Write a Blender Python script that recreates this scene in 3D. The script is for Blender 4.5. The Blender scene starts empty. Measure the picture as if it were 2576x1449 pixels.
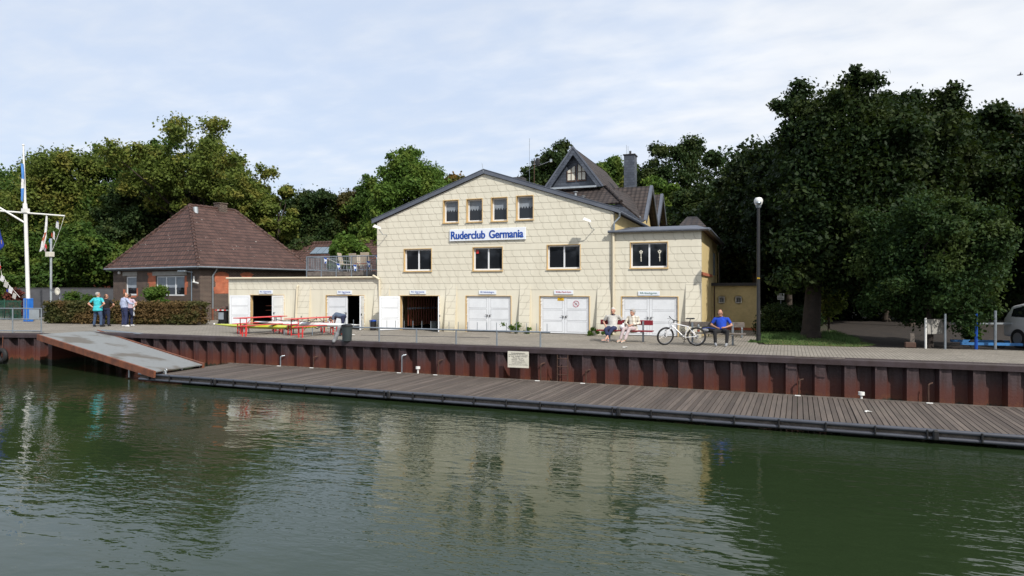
import bpy, bmesh, math, random
import numpy as np
from mathutils import Vector, Matrix
random.seed(7); rng = np.random.default_rng(11)
S = bpy.context.scene; C = S.collection
rad = math.radians
# ---------------------------------------------------------------- camera
FPX, CX, YH, E = 1700.0, 1288.0, 726.0, 2.05      # focal length and centre in units of a 2576 px wide frame, eye height above the quay
YAW = math.atan2(1700.0, 4554.0)
Rt = (math.cos(YAW), math.sin(YAW)); Fw = (-math.sin(YAW), math.cos(YAW))
cam = bpy.data.cameras.new('camera'); camo = bpy.data.objects.new('camera', cam); C.objects.link(camo)
camo.location = (0, 0, E); camo.rotation_euler = (rad(90), 0, YAW)
cam.sensor_width = 36; cam.lens = 36*FPX/2576; cam.shift_y = 1.5/2576
cam.clip_start = .1; cam.clip_end = 3000
S.camera = camo
# ---------------------------------------------------------------- sky and sun
SUN_AZ, SUN_EL = rad(50), rad(43)     # azimuth measured from -Y towards +X
sv = Vector((math.sin(SUN_AZ)*math.cos(SUN_EL), -math.cos(SUN_AZ)*math.cos(SUN_EL), math.sin(SUN_EL)))
sl = bpy.data.lights.new('sun', 'SUN'); sl.energy = 4.7; sl.angle = rad(.6); sl.color = (1.0, .95, .87)
so = bpy.data.objects.new('sun', sl); C.objects.link(so); so.rotation_euler = sv.to_track_quat('Z', 'Y').to_euler(); so.location = (0, 0, 60)
W = bpy.data.worlds.new('World'); S.world = W; W.use_nodes = True
S.view_settings.view_transform = 'Standard'; S.view_settings.look = 'None'; S.view_settings.exposure = 0; S.view_settings.gamma = 1

class X:
    """socket wrapper with arithmetic"""
    def __init__(s, nt, k): s.nt = nt; s.k = k
    def op(s, o, *a):
        n = s.nt.nodes.new('ShaderNodeMath'); n.operation = o
        s.nt.links.new(s.k, n.inputs[0])
        for i, b in enumerate(a):
            if isinstance(b, X): s.nt.links.new(b.k, n.inputs[i+1])
            else: n.inputs[i+1].default_value = b
        return X(s.nt, n.outputs[0])
    def __add__(s, b): return s.op('ADD', b)
    def __sub__(s, b): return s.op('SUBTRACT', b)
    def __mul__(s, b): return s.op('MULTIPLY', b)
    def __truediv__(s, b): return s.op('DIVIDE', b)
    def floor(s): return s.op('FLOOR')
    def fract(s): return s.op('FRACT')
    def abs(s): return s.op('ABSOLUTE')
    def lt(s, b): return s.op('LESS_THAN', b)
    def gt(s, b): return s.op('GREATER_THAN', b)
    def mx(s, b): return s.op('MAXIMUM', b)
    def mn(s, b): return s.op('MINIMUM', b)
    def pw(s, b): return s.op('POWER', b)
    def sin(s): return s.op('SINE')
def nd(nt, t, **kw):
    n = nt.nodes.new(t)
    for k, v in kw.items(): setattr(n, k, v)
    return n
def ramp01(x, a, b):   # smooth 0..1 between a and b
    n = nd(x.nt, 'ShaderNodeMapRange'); n.interpolation_type = 'SMOOTHSTEP'
    x.nt.links.new(x.k, n.inputs[0]); n.inputs[1].default_value = a; n.inputs[2].default_value = b
    return X(x.nt, n.outputs[0])
def mix(nt, f, a, b, t='MIX'):
    n = nd(nt, 'ShaderNodeMix', data_type='RGBA', blend_type=t)
    for i, v in ((0, f), (6, a), (7, b)):
        if isinstance(v, X): nt.links.new(v.k, n.inputs[i])
        elif hasattr(v, 'is_linked'): nt.links.new(v, n.inputs[i])
        elif i == 0: n.inputs[0].default_value = v
        else: n.inputs[i].default_value = (*v[:3], 1)
    return n.outputs[2]
def noise(nt, vec, scale, detail=3, rough=.55, sc3=None, rot=None, dist=0):
    if sc3 or rot:
        m = nd(nt, 'ShaderNodeMapping'); nt.links.new(vec, m.inputs[0])
        if sc3: m.inputs['Scale'].default_value = sc3
        if rot: m.inputs['Rotation'].default_value = rot
        vec = m.outputs[0]
    n = nd(nt, 'ShaderNodeTexNoise'); nt.links.new(vec, n.inputs['Vector'])
    n.inputs['Scale'].default_value = scale; n.inputs['Detail'].default_value = detail; n.inputs['Roughness'].default_value = rough
    n.inputs['Distortion'].default_value = dist
    return X(nt, n.outputs[0])
wt = W.node_tree; wt.nodes.clear()
tc = nd(wt, 'ShaderNodeTexCoord'); sep = nd(wt, 'ShaderNodeSeparateXYZ'); wt.links.new(tc.outputs['Generated'], sep.inputs[0])
dx, dy, dz = (X(wt, sep.outputs[i]) for i in range(3))
zz = dz.mx(0.0) + .16
cmb = nd(wt, 'ShaderNodeCombineXYZ'); wt.links.new((dx/zz).k, cmb.inputs[0]); wt.links.new((dy/zz).k, cmb.inputs[1])
cn1 = noise(wt, cmb.outputs[0], .9, 4, .55, (1.0, 1.4, 1), (0, 0, rad(20)), .2)
cn2 = noise(wt, cmb.outputs[0], 5.0, 4, .5, (1.0, 1.5, 1), (0, 0, rad(14)), .2)
cn3 = noise(wt, cmb.outputs[0], .38, 2, .5)
sky = nd(wt, 'ShaderNodeTexSky'); sky.sky_type = 'NISHITA'; sky.sun_disc = False
sky.sun_elevation = SUN_EL; sky.sun_rotation = math.atan2(sv.x, sv.y); sky.altitude = 60; sky.air_density = 1.0; sky.dust_density = 1.2; sky.ozone_density = 1.6
b1 = nd(wt, 'ShaderNodeBackground'); wt.links.new(sky.outputs[0], b1.inputs[0]); b1.inputs[1].default_value = .12
b2 = nd(wt, 'ShaderNodeBackground')
cl = mix(wt, ramp01(cn2*.32+cn3*.60+dx*.22+.14, .40, .70), (.64, .735, .90), (.84, .865, .905)); wt.links.new(cl, b2.inputs[0]); b2.inputs[1].default_value = 1.14
ms = nd(wt, 'ShaderNodeMixShader')
fac = ramp01(cn1*.6 + cn2*.25 + (dx*.20), .26, .60)*.20 + .79
wt.links.new(fac.k, ms.inputs[0]); wt.links.new(b1.outputs[0], ms.inputs[1]); wt.links.new(b2.outputs[0], ms.inputs[2])
wo = nd(wt, 'ShaderNodeOutputWorld'); wt.links.new(ms.outputs[0], wo.inputs[0])

# ---------------------------------------------------------------- surveying helpers (turn measured directions into places in the world)
def dirw(x):
    t = (x-CX)/FPX; return (Rt[0]*t+Fw[0], Rt[1]*t+Fw[1])
def D(x, y, d):
    w = dirw(x); return Vector((w[0]*d, w[1]*d, E+(YH-y)/FPX*d))
def G(x, y, z=0.0): return D(x, y, (E-z)*FPX/(y-YH))
def F(x, y, Y): w = dirw(x); return D(x, y, Y/w[1])
def depth(p): return p[0]*Fw[0]+p[1]*Fw[1]
def QY(x): return 22.2-.03*(x+4)      # line of the quay edge

# ---------------------------------------------------------------- mesh builder
class MB:
    def __init__(s): s.v = []; s.f = []; s.m = []; s.mi = 0
    def add(s, vs, fs):
        b = len(s.v); s.v += [tuple(v) for v in vs]
        for f in fs: s.f.append(tuple(b+i for i in f)); s.m.append(s.mi)
        return s
    def quad(s, *p): return s.add(p, [tuple(range(len(p)))])
    def box(s, c, d, rz=0, rx=0, ry=0):
        M = Matrix.Rotation(rz, 3, 'Z') @ Matrix.Rotation(ry, 3, 'Y') @ Matrix.Rotation(rx, 3, 'X'); c = Vector(c)
        vs = [c + M @ Vector((x*d[0]/2, y*d[1]/2, z*d[2]/2)) for x in (-1, 1) for y in (-1, 1) for z in (-1, 1)]
        return s.add(vs, [(0, 1, 3, 2), (4, 6, 7, 5), (0, 4, 5, 1), (2, 3, 7, 6), (0, 2, 6, 4), (1, 5, 7, 3)])
    def bx(s, x0, x1, y0, y1, z0, z1): return s.box(((x0+x1)/2, (y0+y1)/2, (z0+z1)/2), (abs(x1-x0), abs(y1-y0), abs(z1-z0)))
    def cbox(s, c, d, ch=.01, rz=0):   # chamfered box
        bm = bmesh.new(); bmesh.ops.create_cube(bm, size=1)
        for v in bm.verts: v.co = Vector((v.co.x*d[0], v.co.y*d[1], v.co.z*d[2]))
        bmesh.ops.bevel(bm, geom=list(bm.edges), offset=ch, segments=1, affect='EDGES')
        M = Matrix.Translation(c) @ Matrix.Rotation(rz, 4, 'Z')
        vs = [M @ v.co for v in bm.verts]; fs = [tuple(v.index for v in f.verts) for f in bm.faces]; bm.free()
        return s.add(vs, fs)
    def beam(s, p0, p1, w, h):   # rectangular bar between two points, h = vertical size
        p0 = Vector(p0); p1 = Vector(p1); a = (p1-p0).normalized()
        u = a.cross(Vector((0, 0, 1)))
        if u.length < 1e-3: u = Vector((1, 0, 0))
        u.normalize(); t = u.cross(a).normalized()
        vs = [p + u*(i*w/2) + t*(j*h/2) for p in (p0, p1) for i, j in ((-1, -1), (1, -1), (1, 1), (-1, 1))]
        return s.add(vs, [(3, 2, 1, 0), (4, 5, 6, 7), (0, 1, 5, 4), (1, 2, 6, 5), (2, 3, 7, 6), (3, 0, 4, 7)])
    def tube(s, p0, p1, r, n=8, r2=None, cap=True):
        p0 = Vector(p0); p1 = Vector(p1); r2 = r if r2 is None else r2
        a = (p1-p0).normalized(); u = a.cross(Vector((0, 0, 1)))
        if u.length < 1e-3: u = Vector((1, 0, 0))
        u.normalize(); t = a.cross(u)
        vs = []
        for p, q in ((p0, r), (p1, r2)):
            for i in range(n):
                k = 2*math.pi*i/n; vs.append(p + u*(math.cos(k)*q) + t*(math.sin(k)*q))
        fs = [(i, (i+1) % n, n+(i+1) % n, n+i) for i in range(n)]
        if cap: fs += [tuple(range(n))[::-1], tuple(range(n, 2*n))]
        return s.add(vs, fs)
    def path(s, pts, r, n=6):
        for a, b in zip(pts, pts[1:]): s.tube(a, b, r, n)
        return s
    def ell(s, c, r, n=12, m=8, M=None):
        c = Vector(c); r = (r, r, r) if not hasattr(r, '__len__') else r
        vs = []
        for j in range(m+1):
            t = math.pi*j/m
            for i in range(n):
                k = 2*math.pi*i/n
                v = Vector((math.sin(t)*math.cos(k)*r[0], math.sin(t)*math.sin(k)*r[1], math.cos(t)*r[2]))
                if M is not None: v = M @ v
                vs.append(c+v)
        fs = []
        for j in range(m):
            for i in range(n):
                a, b = j*n+i, j*n+(i+1) % n
                if j == 0: fs.append((a, a+n, b+n))
                elif j == m-1: fs.append((a, a+n, b))
                else: fs.append((a, a+n, b+n, b))
        return s.add(vs, fs)
    def caps(s, p0, p1, r0, r1=None, n=12):   # tapered capsule
        r1 = r0 if r1 is None else r1
        s.tube(p0, p1, r0, n, r1); s.ell(p0, r0*1.0, n, 8); s.ell(p1, r1*1.0, n, 8); return s
    def torus(s, c, R, r, axis='Y', n=40, m=8, M=None):
        vs = []
        for i in range(n):
            k = 2*math.pi*i/n
            for j in range(m):
                t = 2*math.pi*j/m; q = R+r*math.cos(t)
                v = Vector((q*math.cos(k), r*math.sin(t), q*math.sin(k)))
                if M is not None: v = M @ v
                vs.append(Vector(c)+v)
        return s.add(vs, [(i*m+j, i*m+(j+1) % m, ((i+1) % n)*m+(j+1) % m, ((i+1) % n)*m+j) for i in range(n) for j in range(m)])
    def prism(s, poly, y0, y1):   # polygon in (x,z), extruded along y
        n = len(poly); vs = [(x, y0, z) for x, z in poly] + [(x, y1, z) for x, z in poly]
        return s.add(vs, [tuple(range(n)), tuple(range(2*n-1, n-1, -1))] + [(i+1 if i+1 < n else 0, i, n+i, n+(i+1) % n) for i in range(n)])
    def slab(s, pts, t, up=None):   # thick sheet from a planar polygon
        pts = [Vector(p) for p in pts]; nn = (pts[1]-pts[0]).cross(pts[2]-pts[0]).normalized()
        if nn.z < 0: nn = -nn
        n = len(pts); vs = pts + [p - nn*t for p in pts]
        return s.add(vs, [tuple(range(n)), tuple(range(2*n-1, n-1, -1))] + [((i+1) % n, i, n+i, n+(i+1) % n) for i in range(n)])
    def build(s, name, mats, parent=None, smooth=False, fix=True):
        me = bpy.data.meshes.new(name); me.from_pydata(s.v, [], s.f)
        for m in (mats if isinstance(mats, (list, tuple)) else [mats]): me.materials.append(m)
        me.polygons.foreach_set('material_index', s.m)
        if fix:
            bm = bmesh.new(); bm.from_mesh(me); bmesh.ops.recalc_face_normals(bm, faces=bm.faces); bm.to_mesh(me); bm.free()
        uvs(me)
        if smooth:
            me.polygons.foreach_set('use_smooth', [True]*len(me.polygons))
            if smooth == 2: me.set_sharp_from_angle(angle=rad(40))
        o = bpy.data.objects.new(name, me); link(o, parent)
        return o
def link(o, parent=None):
    C.objects.link(o)
    if parent is not None:
        o.parent = parent
        L, k = parent.location.copy(), parent.rotation_euler.z
        if parent.parent is not None: L, k = Vector((0, 0, 0)), 0
        o.matrix_parent_inverse = (Matrix.Translation(L) @ Matrix.Rotation(k, 4, 'Z')).inverted()
def uvs(me):   # metre-scaled planar uv on every face
    n = len(me.loops)
    if n == 0: return
    uvl = me.uv_layers.new(name='uv'); co = np.empty(len(me.vertices)*3, 'f'); me.vertices.foreach_get('co', co); co = co.reshape(-1, 3)
    vi = np.empty(n, 'i'); me.loops.foreach_get('vertex_index', vi)
    tot = np.empty(len(me.polygons), 'i'); me.polygons.foreach_get('loop_total', tot)
    no = np.empty(len(me.polygons)*3, 'f'); me.polygons.foreach_get('normal', no); no = no.reshape(-1, 3)
    N = np.repeat(no, tot, axis=0); P = co[vi]
    U = np.stack([-N[:, 1], N[:, 0], np.zeros(n)], 1); l = np.linalg.norm(U, axis=1)
    flat = l < .05; U[flat] = (1, 0, 0); l[flat] = 1; U /= l[:, None]
    V = np.cross(N, U); V[flat] = (0, 1, 0)
    out = np.stack([(P*U).sum(1), (P*V).sum(1)], 1).astype('f'); uvl.data.foreach_set('uv', out.ravel())
def thing(name, label, cat, loc=(0, 0, 0), rz=0, group=None):
    o = bpy.data.objects.new(name, None); o.empty_display_size = .2; C.objects.link(o)
    o.location = loc; o.rotation_euler = (0, 0, rz); return tag(o, label, cat, group)
def tag(o, label, cat, group=None, kind=None):
    o['label'] = label; o['category'] = cat
    if group: o['group'] = group
    if kind: o['kind'] = kind
    return o
def struct(o): o['kind'] = 'structure'; return o
def dup(root, loc, rz=None, label=None):
    r = root.copy(); C.objects.link(r); r.location = loc
    if rz is not None: r.rotation_euler = (0, 0, rz)
    if label: r['label'] = label
    for ch in list(root.children):
        c = ch.copy(); C.objects.link(c); c.parent = r
        for g in list(ch.children):
            d = g.copy(); C.objects.link(d); d.parent = c
    return r
def remesh(mb, name, mat, parent, vox=.01, it=4):
    o = mb.build(name, mat, None, fix=True)
    m = o.modifiers.new('r', 'REMESH'); m.mode = 'VOXEL'; m.voxel_size = vox; m.use_smooth_shade = True
    s = o.modifiers.new('s', 'SMOOTH'); s.iterations = it; s.factor = .5
    dg = bpy.context.evaluated_depsgraph_get(); me = bpy.data.meshes.new_from_object(o.evaluated_get(dg))
    me.name = name; old = o.data; o.modifiers.clear(); C.objects.unlink(o); bpy.data.objects.remove(o); bpy.data.meshes.remove(old)
    if not me.uv_layers: uvs(me)
    if not me.materials: me.materials.append(mat)
    me.polygons.foreach_set('use_smooth', [True]*len(me.polygons))
    o = bpy.data.objects.new(name, me); link(o, parent); return o
def cutwall(o, boxes):   # cut real openings (x0,x1,y0,y1,z0,z1)
    mb = MB()
    for b in boxes: mb.bx(*b)
    c = mb.build('cutter', o.data.materials[0])
    m = o.modifiers.new('b', 'BOOLEAN'); m.operation = 'DIFFERENCE'; m.solver = 'EXACT'; m.object = c
    dg = bpy.context.evaluated_depsgraph_get(); me = bpy.data.meshes.new_from_object(o.evaluated_get(dg))
    o.modifiers.clear(); o.data = me
    for u in list(me.uv_layers): me.uv_layers.remove(u)
    uvs(me); bpy.data.objects.remove(c); return o
def text(name, body, mat, parent, x0, x1, zc, h, y, ex=.006, bold=0.0, sheary=0):
    """lettering on a wall that faces -Y: fits x0..x1, letter body about h high, centred on zc"""
    cu = bpy.data.curves.new(name, 'FONT'); cu.body = body; cu.size = 1; cu.extrude = .01; cu.offset = bold; cu.align_x = 'LEFT'
    o = bpy.data.objects.new(name, cu); C.objects.link(o)
    dg = bpy.context.evaluated_depsgraph_get(); me = bpy.data.meshes.new_from_object(o.evaluated_get(dg)); bpy.data.objects.remove(o)
    vs = np.array([v.co[:] for v in me.vertices]); mn, mx_ = vs.min(0), vs.max(0)
    sx = (x1-x0)/(mx_[0]-mn[0]); sz = h/(mx_[1]-mn[1])
    for v in me.vertices:
        X_, Y_, Z_ = v.co; v.co = (x0+(X_-mn[0])*sx, y-(Z_+.01)*ex/.02, zc+(Y_-(mn[1]+mx_[1])/2)*sz)
    me.materials.clear(); me.materials.append(mat); me.name = name
    o = bpy.data.objects.new(name, me); link(o, parent); return o

# ---------------------------------------------------------------- materials
def base(name):
    m = bpy.data.materials.new(name); m.use_nodes = True; nt = m.node_tree; nt.nodes.clear()
    p = nd(nt, 'ShaderNodeBsdfPrincipled'); o = nd(nt, 'ShaderNodeOutputMaterial'); nt.links.new(p.outputs[0], o.inputs[0])
    t = nd(nt, 'ShaderNodeTexCoord'); return m, nt, p, t
def bump(nt, p, h, dist=.01, st=1.0):
    b = nd(nt, 'ShaderNodeBump'); b.inputs['Distance'].default_value = dist; b.inputs['Strength'].default_value = st
    nt.links.new(h.k, b.inputs['Height']); nt.links.new(b.outputs[0], p.inputs['Normal']); return b
def sepuv(nt, t):
    s = nd(nt, 'ShaderNodeSeparateXYZ'); nt.links.new(t.outputs['UV'], s.inputs[0]); return X(nt, s.outputs[0]), X(nt, s.outputs[1])
def pos(nt):
    g = nd(nt, 'ShaderNodeNewGeometry'); s = nd(nt, 'ShaderNodeSeparateXYZ'); nt.links.new(g.outputs['Position'], s.inputs[0])
    return g.outputs['Position'], [X(nt, s.outputs[i]) for i in range(3)]
def mat(name, c, r=.7, metal=0, var=.12, sc=3.0, c2=None, b=0.0, bs=40, coat=0):
    m, nt, p, t = base(name)
    c2 = c2 or tuple(max(0, v*(1-var*2)) for v in c)
    n = noise(nt, t.outputs['Object'], sc, 4, .6); n2 = noise(nt, t.outputs['Object'], sc*9, 2, .6)
    nt.links.new(mix(nt, ramp01(n*.7+n2*.3, .35, .65), c2, c), p.inputs['Base Color'])
    p.inputs['Roughness'].default_value = r; p.inputs['Metallic'].default_value = metal
    if coat: p.inputs['Coat Weight'].default_value = coat
    if b: bump(nt, p, noise(nt, t.outputs['Object'], bs, 3), .02, b)
    return m
M = {}
M['cream'] = mat('cream_paint', (.60, .54, .41), .8, var=.05, sc=.8)
M['yellow'] = mat('yellow_render', (.62, .49, .24), .9, var=.06, sc=1.2)
M['shedwall'] = mat('old_yellow_render', (.60, .49, .26), .9, var=.12, sc=1.1)
M['ochre'] = mat('ochre_wood', (.60, .42, .20), .6, var=.08)
M['white'] = mat('white_plastic', (.70, .725, .76), .35, var=.05, sc=1.6)
M['whitemetal'] = mat('white_painted_metal', (.70, .70, .68), .45, var=.04)
M['groove'] = mat('grey_groove', (.30, .31, .33), .6)
M['glass'] = mat('dark_glass', (.012, .014, .018), .04, var=0)
M['dark'] = mat('interior_shade', (.012, .010, .009), .9)  # black stands in for the unlit inside of the halls
M['black'] = mat('black_plastic', (.014, .014, .016), .45)
M['rubber'] = mat('black_rubber', (.012, .012, .013), .75)
M['zinc'] = mat('zinc_sheet', (.13, .145, .18), .5, var=.1, sc=2, metal=.3)
M['slateblue'] = None
M['galv'] = mat('galvanised_steel', (.30, .34, .38), .45, metal=.6, var=.12, sc=5)
M['galvlight'] = mat('bright_galvanised_steel', (.46, .50, .53), .4, metal=.5, var=.1)
M['steelblue'] = mat('grey_blue_paint', (.16, .21, .26), .5, var=.06)
M['red'] = mat('red_paint', (.62, .045, .045), .38, var=.06)
M['darkred'] = mat('dark_red_paint', (.20, .012, .022), .45, var=.1)
M['oldwood'] = mat('weathered_grey_wood', (.17, .145, .125), .85, var=.25, sc=6)
M['brownwood'] = mat('brown_wood', (.09, .045, .03), .7, var=.2)
M['blue'] = mat('blue_paint', (.02, .15, .55), .4)
M['bluelet'] = mat('blue_lettering', (.003, .055, .32), .4, var=0)
M['greenlet'] = mat('dark_green_lettering', (.01, .13, .10), .5, var=0)
M['redlet'] = mat('red_lettering', (.42, .03, .07), .5, var=0)
M['signwhite'] = mat('white_sign', (.72, .76, .82), .4, var=.02)
M['signgrey'] = mat('old_cream_sign', (.62, .60, .52), .55, var=.06)
M['inkdark'] = mat('black_lettering', (.02, .02, .02), .6, var=0)
M['yellowsign'] = mat('yellow_sign', (.70, .42, .01), .5, var=.03)
M['concrete'] = mat('concrete', (.33, .32, .30), .85, var=.1)
M['darkconcrete'] = mat('dark_concrete', (.05, .05, .055), .9, var=.1, sc=.6)
M['curtain'] = mat('net_curtain', (.27, .31, .36), .9, var=.1)
M['yellowboat'] = mat('yellow_lacquer', (.46, .50, .05), .2, var=.03, coat=.5)
M['whiteboat'] = mat('white_lacquer', (.70, .71, .70), .2, var=.03, coat=.5)
M['orangewood'] = mat('orange_varnished_wood', (.32, .065, .02), .5, var=.15)
M['beige'] = mat('beige_fabric', (.42, .36, .28), .9)
M['dirt'] = mat('shaded_leaf_litter', (.026, .018, .013), .95, var=.3, sc=2, b=.6, bs=20)  # shade under the trees is put into the litter colour
M['silver'] = mat('silver_paint', (.26, .27, .29), .3, metal=.6, var=.02)
M['trailerblue'] = mat('blue_trailer_paint', (.05, .20, .48), .45)
M['potgrey'] = mat('grey_pot', (.4, .42, .38), .7)

def shingle():
    m, nt, p, t = base('cream_curved_shingles'); u, v = sepuv(nt, t)
    w, h, z0 = .425, .306, 1.985
    r = ((v-z0)/h); row = r.floor(); fz = r.fract()
    plain = (row-6.0).abs().lt(.5)
    k = (fz*-1.0+.66).mx(0.0); curve = k*k*.80
    fu = (u/w + row*.37).fract()
    fd = (fu-curve-.02).abs()
    joint = fd.lt(k*.05+.030)*(row-5.99).abs().gt(.5)
    hl = fz.lt(.06)
    line = joint.mx(hl)*v.gt(z0-.01)
    seam = ((u/1.25).fract()).lt(.012)*v.lt(z0)
    sh = ramp01(fd*-1.0+.12, 0, .12)*.0
    wn = nd(nt, 'ShaderNodeTexWhiteNoise', noise_dimensions='2D'); cb = nd(nt, 'ShaderNodeCombineXYZ')
    nt.links.new(((u/w+row*.37-curve).floor()).k, cb.inputs[0]); nt.links.new(row.k, cb.inputs[1]); nt.links.new(cb.outputs[0], wn.inputs[0])
    P, (px, py, pz) = pos(nt)
    g = noise(nt, P, .9, 4, .6); g2 = noise(nt, P, 1.2, 3, .6, (3, 3, .35))
    c = mix(nt, ramp01(g*.6+g2*.4, .3, .7), (.60, .567, .468), (.665, .633, .53))
    up = ramp01(v, z0-.15, z0+.1)
    c = mix(nt, up, mix(nt, .5, c, (.67, .63, .51)), c)
    c = mix(nt, X(nt, wn.outputs[0])*v.gt(z0)*.07, c, (.42, .39, .31))
    c = mix(nt, hl*v.gt(z0)*.60, c, (.20, .175, .13)); c = mix(nt, joint*v.gt(z0)*.30, c, (.20, .175, .13)); c = mix(nt, seam*.35, c, (.3, .26, .18))
    strk = noise(nt, P, 1.0, 4, .6, (3.2, 3.2, .22)); c = mix(nt, ramp01(strk*.75+g*.25, .52, .68)*.22, c, (.33, .29, .21))
    dirt = ramp01(pz*-1.0+.45+g*.3, 0, .6)*.5
    c = mix(nt, dirt, c, (.25, .22, .15))
    nt.links.new(c, p.inputs['Base Color']); p.inputs['Roughness'].default_value = .75
    hgt = (fz*-1.0+1.0)*v.gt(z0)*(hl*-1.0+1.0) - joint*v.gt(z0)*.6
    bump(nt, p, hgt, .012, .8); return m
M['shingle'] = shingle()

def tiles(name, c1, c2, tu=.30, tv=.36, moss=.0, b=1.0):
    m, nt, p, t = base(name); u, v = sepuv(nt, t)
    row = (v/tv).floor(); fv = (v/tv).fract(); fu = (u/tu).fract()
    wn = nd(nt, 'ShaderNodeTexWhiteNoise', noise_dimensions='2D'); cb = nd(nt, 'ShaderNodeCombineXYZ')
    nt.links.new((u/tu).floor().k, cb.inputs[0]); nt.links.new(row.k, cb.inputs[1]); nt.links.new(cb.outputs[0], wn.inputs[0])
    P, q = pos(nt); n = noise(nt, P, .8, 4, .65)
    c = mix(nt, ramp01(n*.6+X(nt, wn.outputs[0])*.4, .25, .75), c1, c2)
    edge = fv.lt(.20).mx(fu.lt(.14)*.4)
    c = mix(nt, edge*.9, c, tuple(k*.22 for k in c1))
    if moss:
        n3 = noise(nt, P, 5.5, 2, .5); spot = (n3+fv.lt(.30)*.10).gt(.80)
        c = mix(nt, spot*moss, c, (.34, .30, .27))
    nt.links.new(c, p.inputs['Base Color']); p.inputs['Roughness'].default_value = .75
    hgt = (fu*6.283).sin()*.5 + (fv*-1.0+1.0)*1.2
    bump(nt, p, hgt, .03, b); return m
M['redtile'] = tiles('brown_red_roof_tiles', (.054, .025, .019), (.090, .045, .035), moss=.7)
M['darktile'] = tiles('dark_brown_roof_tiles', (.024, .017, .016), (.046, .033, .029), .28, .32)

def slate():
    m, nt, p, t = base('blue_grey_slate'); u, v = sepuv(nt, t)
    row = (v/.16).floor(); fv = (v/.16).fract(); fu = (u/.22+row*.5).fract()
    wn = nd(nt, 'ShaderNodeTexWhiteNoise', noise_dimensions='2D'); cb = nd(nt, 'ShaderNodeCombineXYZ')
    nt.links.new((u/.22+row*.5).floor().k, cb.inputs[0]); nt.links.new(row.k, cb.inputs[1]); nt.links.new(cb.outputs[0], wn.inputs[0])
    c = mix(nt, X(nt, wn.outputs[0]), (.042, .052, .072), (.075, .088, .115))
    c = mix(nt, fv.lt(.12).mx(fu.lt(.06))*.7, c, (.012, .014, .02))
    nt.links.new(c, p.inputs['Base Color']); p.inputs['Roughness'].default_value = .5; return m
M['slate'] = slate()

def brick(name, a, b_, mortar, bw=.25, rh=.083, ms=.011):
    m, nt, p, t = base(name); n = nd(nt, 'ShaderNodeTexBrick'); nt.links.new(t.outputs['UV'], n.inputs[0])
    n.inputs['Scale'].default_value = 1; n.inputs['Brick Width'].default_value = bw; n.inputs['Row Height'].default_value = rh
    n.inputs['Mortar Size'].default_value = ms; n.inputs['Mortar Smooth'].default_value = .2; n.inputs['Bias'].default_value = 0
    n.inputs['Color1'].default_value = (*a, 1); n.inputs['Color2'].default_value = (*b_, 1); n.inputs['Mortar'].default_value = (*mortar, 1)
    P, q = pos(nt); g = noise(nt, P, 2.5, 4, .6)
    c = mix(nt, ramp01(g, .3, .7)*.5, n.outputs[0], mix(nt, 1.0, n.outputs[0], (.45, .45, .5), 'MULTIPLY'))
    nt.links.new(c, p.inputs['Base Color']); p.inputs['Roughness'].default_value = .85
    bump(nt, p, X(nt, n.outputs[1])*-1.0, .008, .8); return m
M['brick'] = brick('dark_clinker_brick', (.032, .016, .014), (.068, .036, .029), (.24, .20, .16), ms=.012)
M['orangebrick'] = brick('orange_brick_infill', (.44, .115, .055), (.52, .16, .08), (.40, .17, .10), ms=.007)

def paving():
    m, nt, p, t = base('concrete_block_paving')
    P, (x, y, z) = pos(nt); cb = nd(nt, 'ShaderNodeCombineXYZ')
    nt.links.new((y+x*.03).k, cb.inputs[0]); nt.links.new((x-y*.03).k, cb.inputs[1])
    n = nd(nt, 'ShaderNodeTexBrick'); nt.links.new(cb.outputs[0], n.inputs[0])
    n.inputs['Scale'].default_value = 1; n.inputs['Brick Width'].default_value = .21; n.inputs['Row Height'].default_value = .107
    n.inputs['Mortar Size'].default_value = .009; n.inputs['Mortar Smooth'].default_value = .3
    n.inputs['Color1'].default_value = (.215, .195, .165, 1); n.inputs['Color2'].default_value = (.265, .24, .205, 1); n.inputs['Mortar'].default_value = (.055, .047, .036, 1)
    # near the edge the rows are tight, far away the paving is older and dirtier
    g = noise(nt, P, .45, 5, .65); g2 = noise(nt, P, 7, 3, .6); g3 = noise(nt, P, 1.6, 4, .7)
    c = mix(nt, ramp01(g, .38, .66)*.45, n.outputs[0], (.12, .105, .085))
    c = mix(nt, ramp01(g3*.7+g2*.3, .50, .68)*.35, c, (.30, .27, .22))
    c = mix(nt, ramp01(g2, .62, .72)*.35, c, (.06, .055, .04))
    nt.links.new(c, p.inputs['Base Color']); p.inputs['Roughness'].default_value = .85
    bump(nt, p, X(nt, n.outputs[1])*-1.0+g2*.3, .006, .7); return m
M['paving'] = paving()

def ground():
    m, nt, p, t = base('park_ground'); P, (x, y, z) = pos(nt)
    g = noise(nt, P, .35, 5, .65); g2 = noise(nt, P, 6, 4, .7)
    c = mix(nt, ramp01(g*.6+g2*.4, .4, .6), (.020, .026, .009), (.036, .028, .018))
    nt.links.new(c, p.inputs['Base Color']); p.inputs['Roughness'].default_value = .95; bump(nt, p, g2, .05, .8); return m
M['ground'] = ground()
def grassm(name, a, b_, c3=None):
    m, nt, p, t = base(name); P, q = pos(nt); g = noise(nt, P, 1.1, 4, .65); g2 = noise(nt, P, 14, 3, .7)
    c = mix(nt, ramp01(g*.65+g2*.35, .38, .62), a, b_)
    if c3: c = mix(nt, ramp01(g2, .58, .7)*.6, c, c3)
    nt.links.new(c, p.inputs['Base Color']); p.inputs['Roughness'].default_value = .9; return m
M['lawn'] = grassm('worn_lawn', (.055, .075, .012), (.12, .115, .03), (.16, .09, .04))
M['blade'] = grassm('grass_blades', (.03, .075, .012), (.07, .12, .03))

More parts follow.
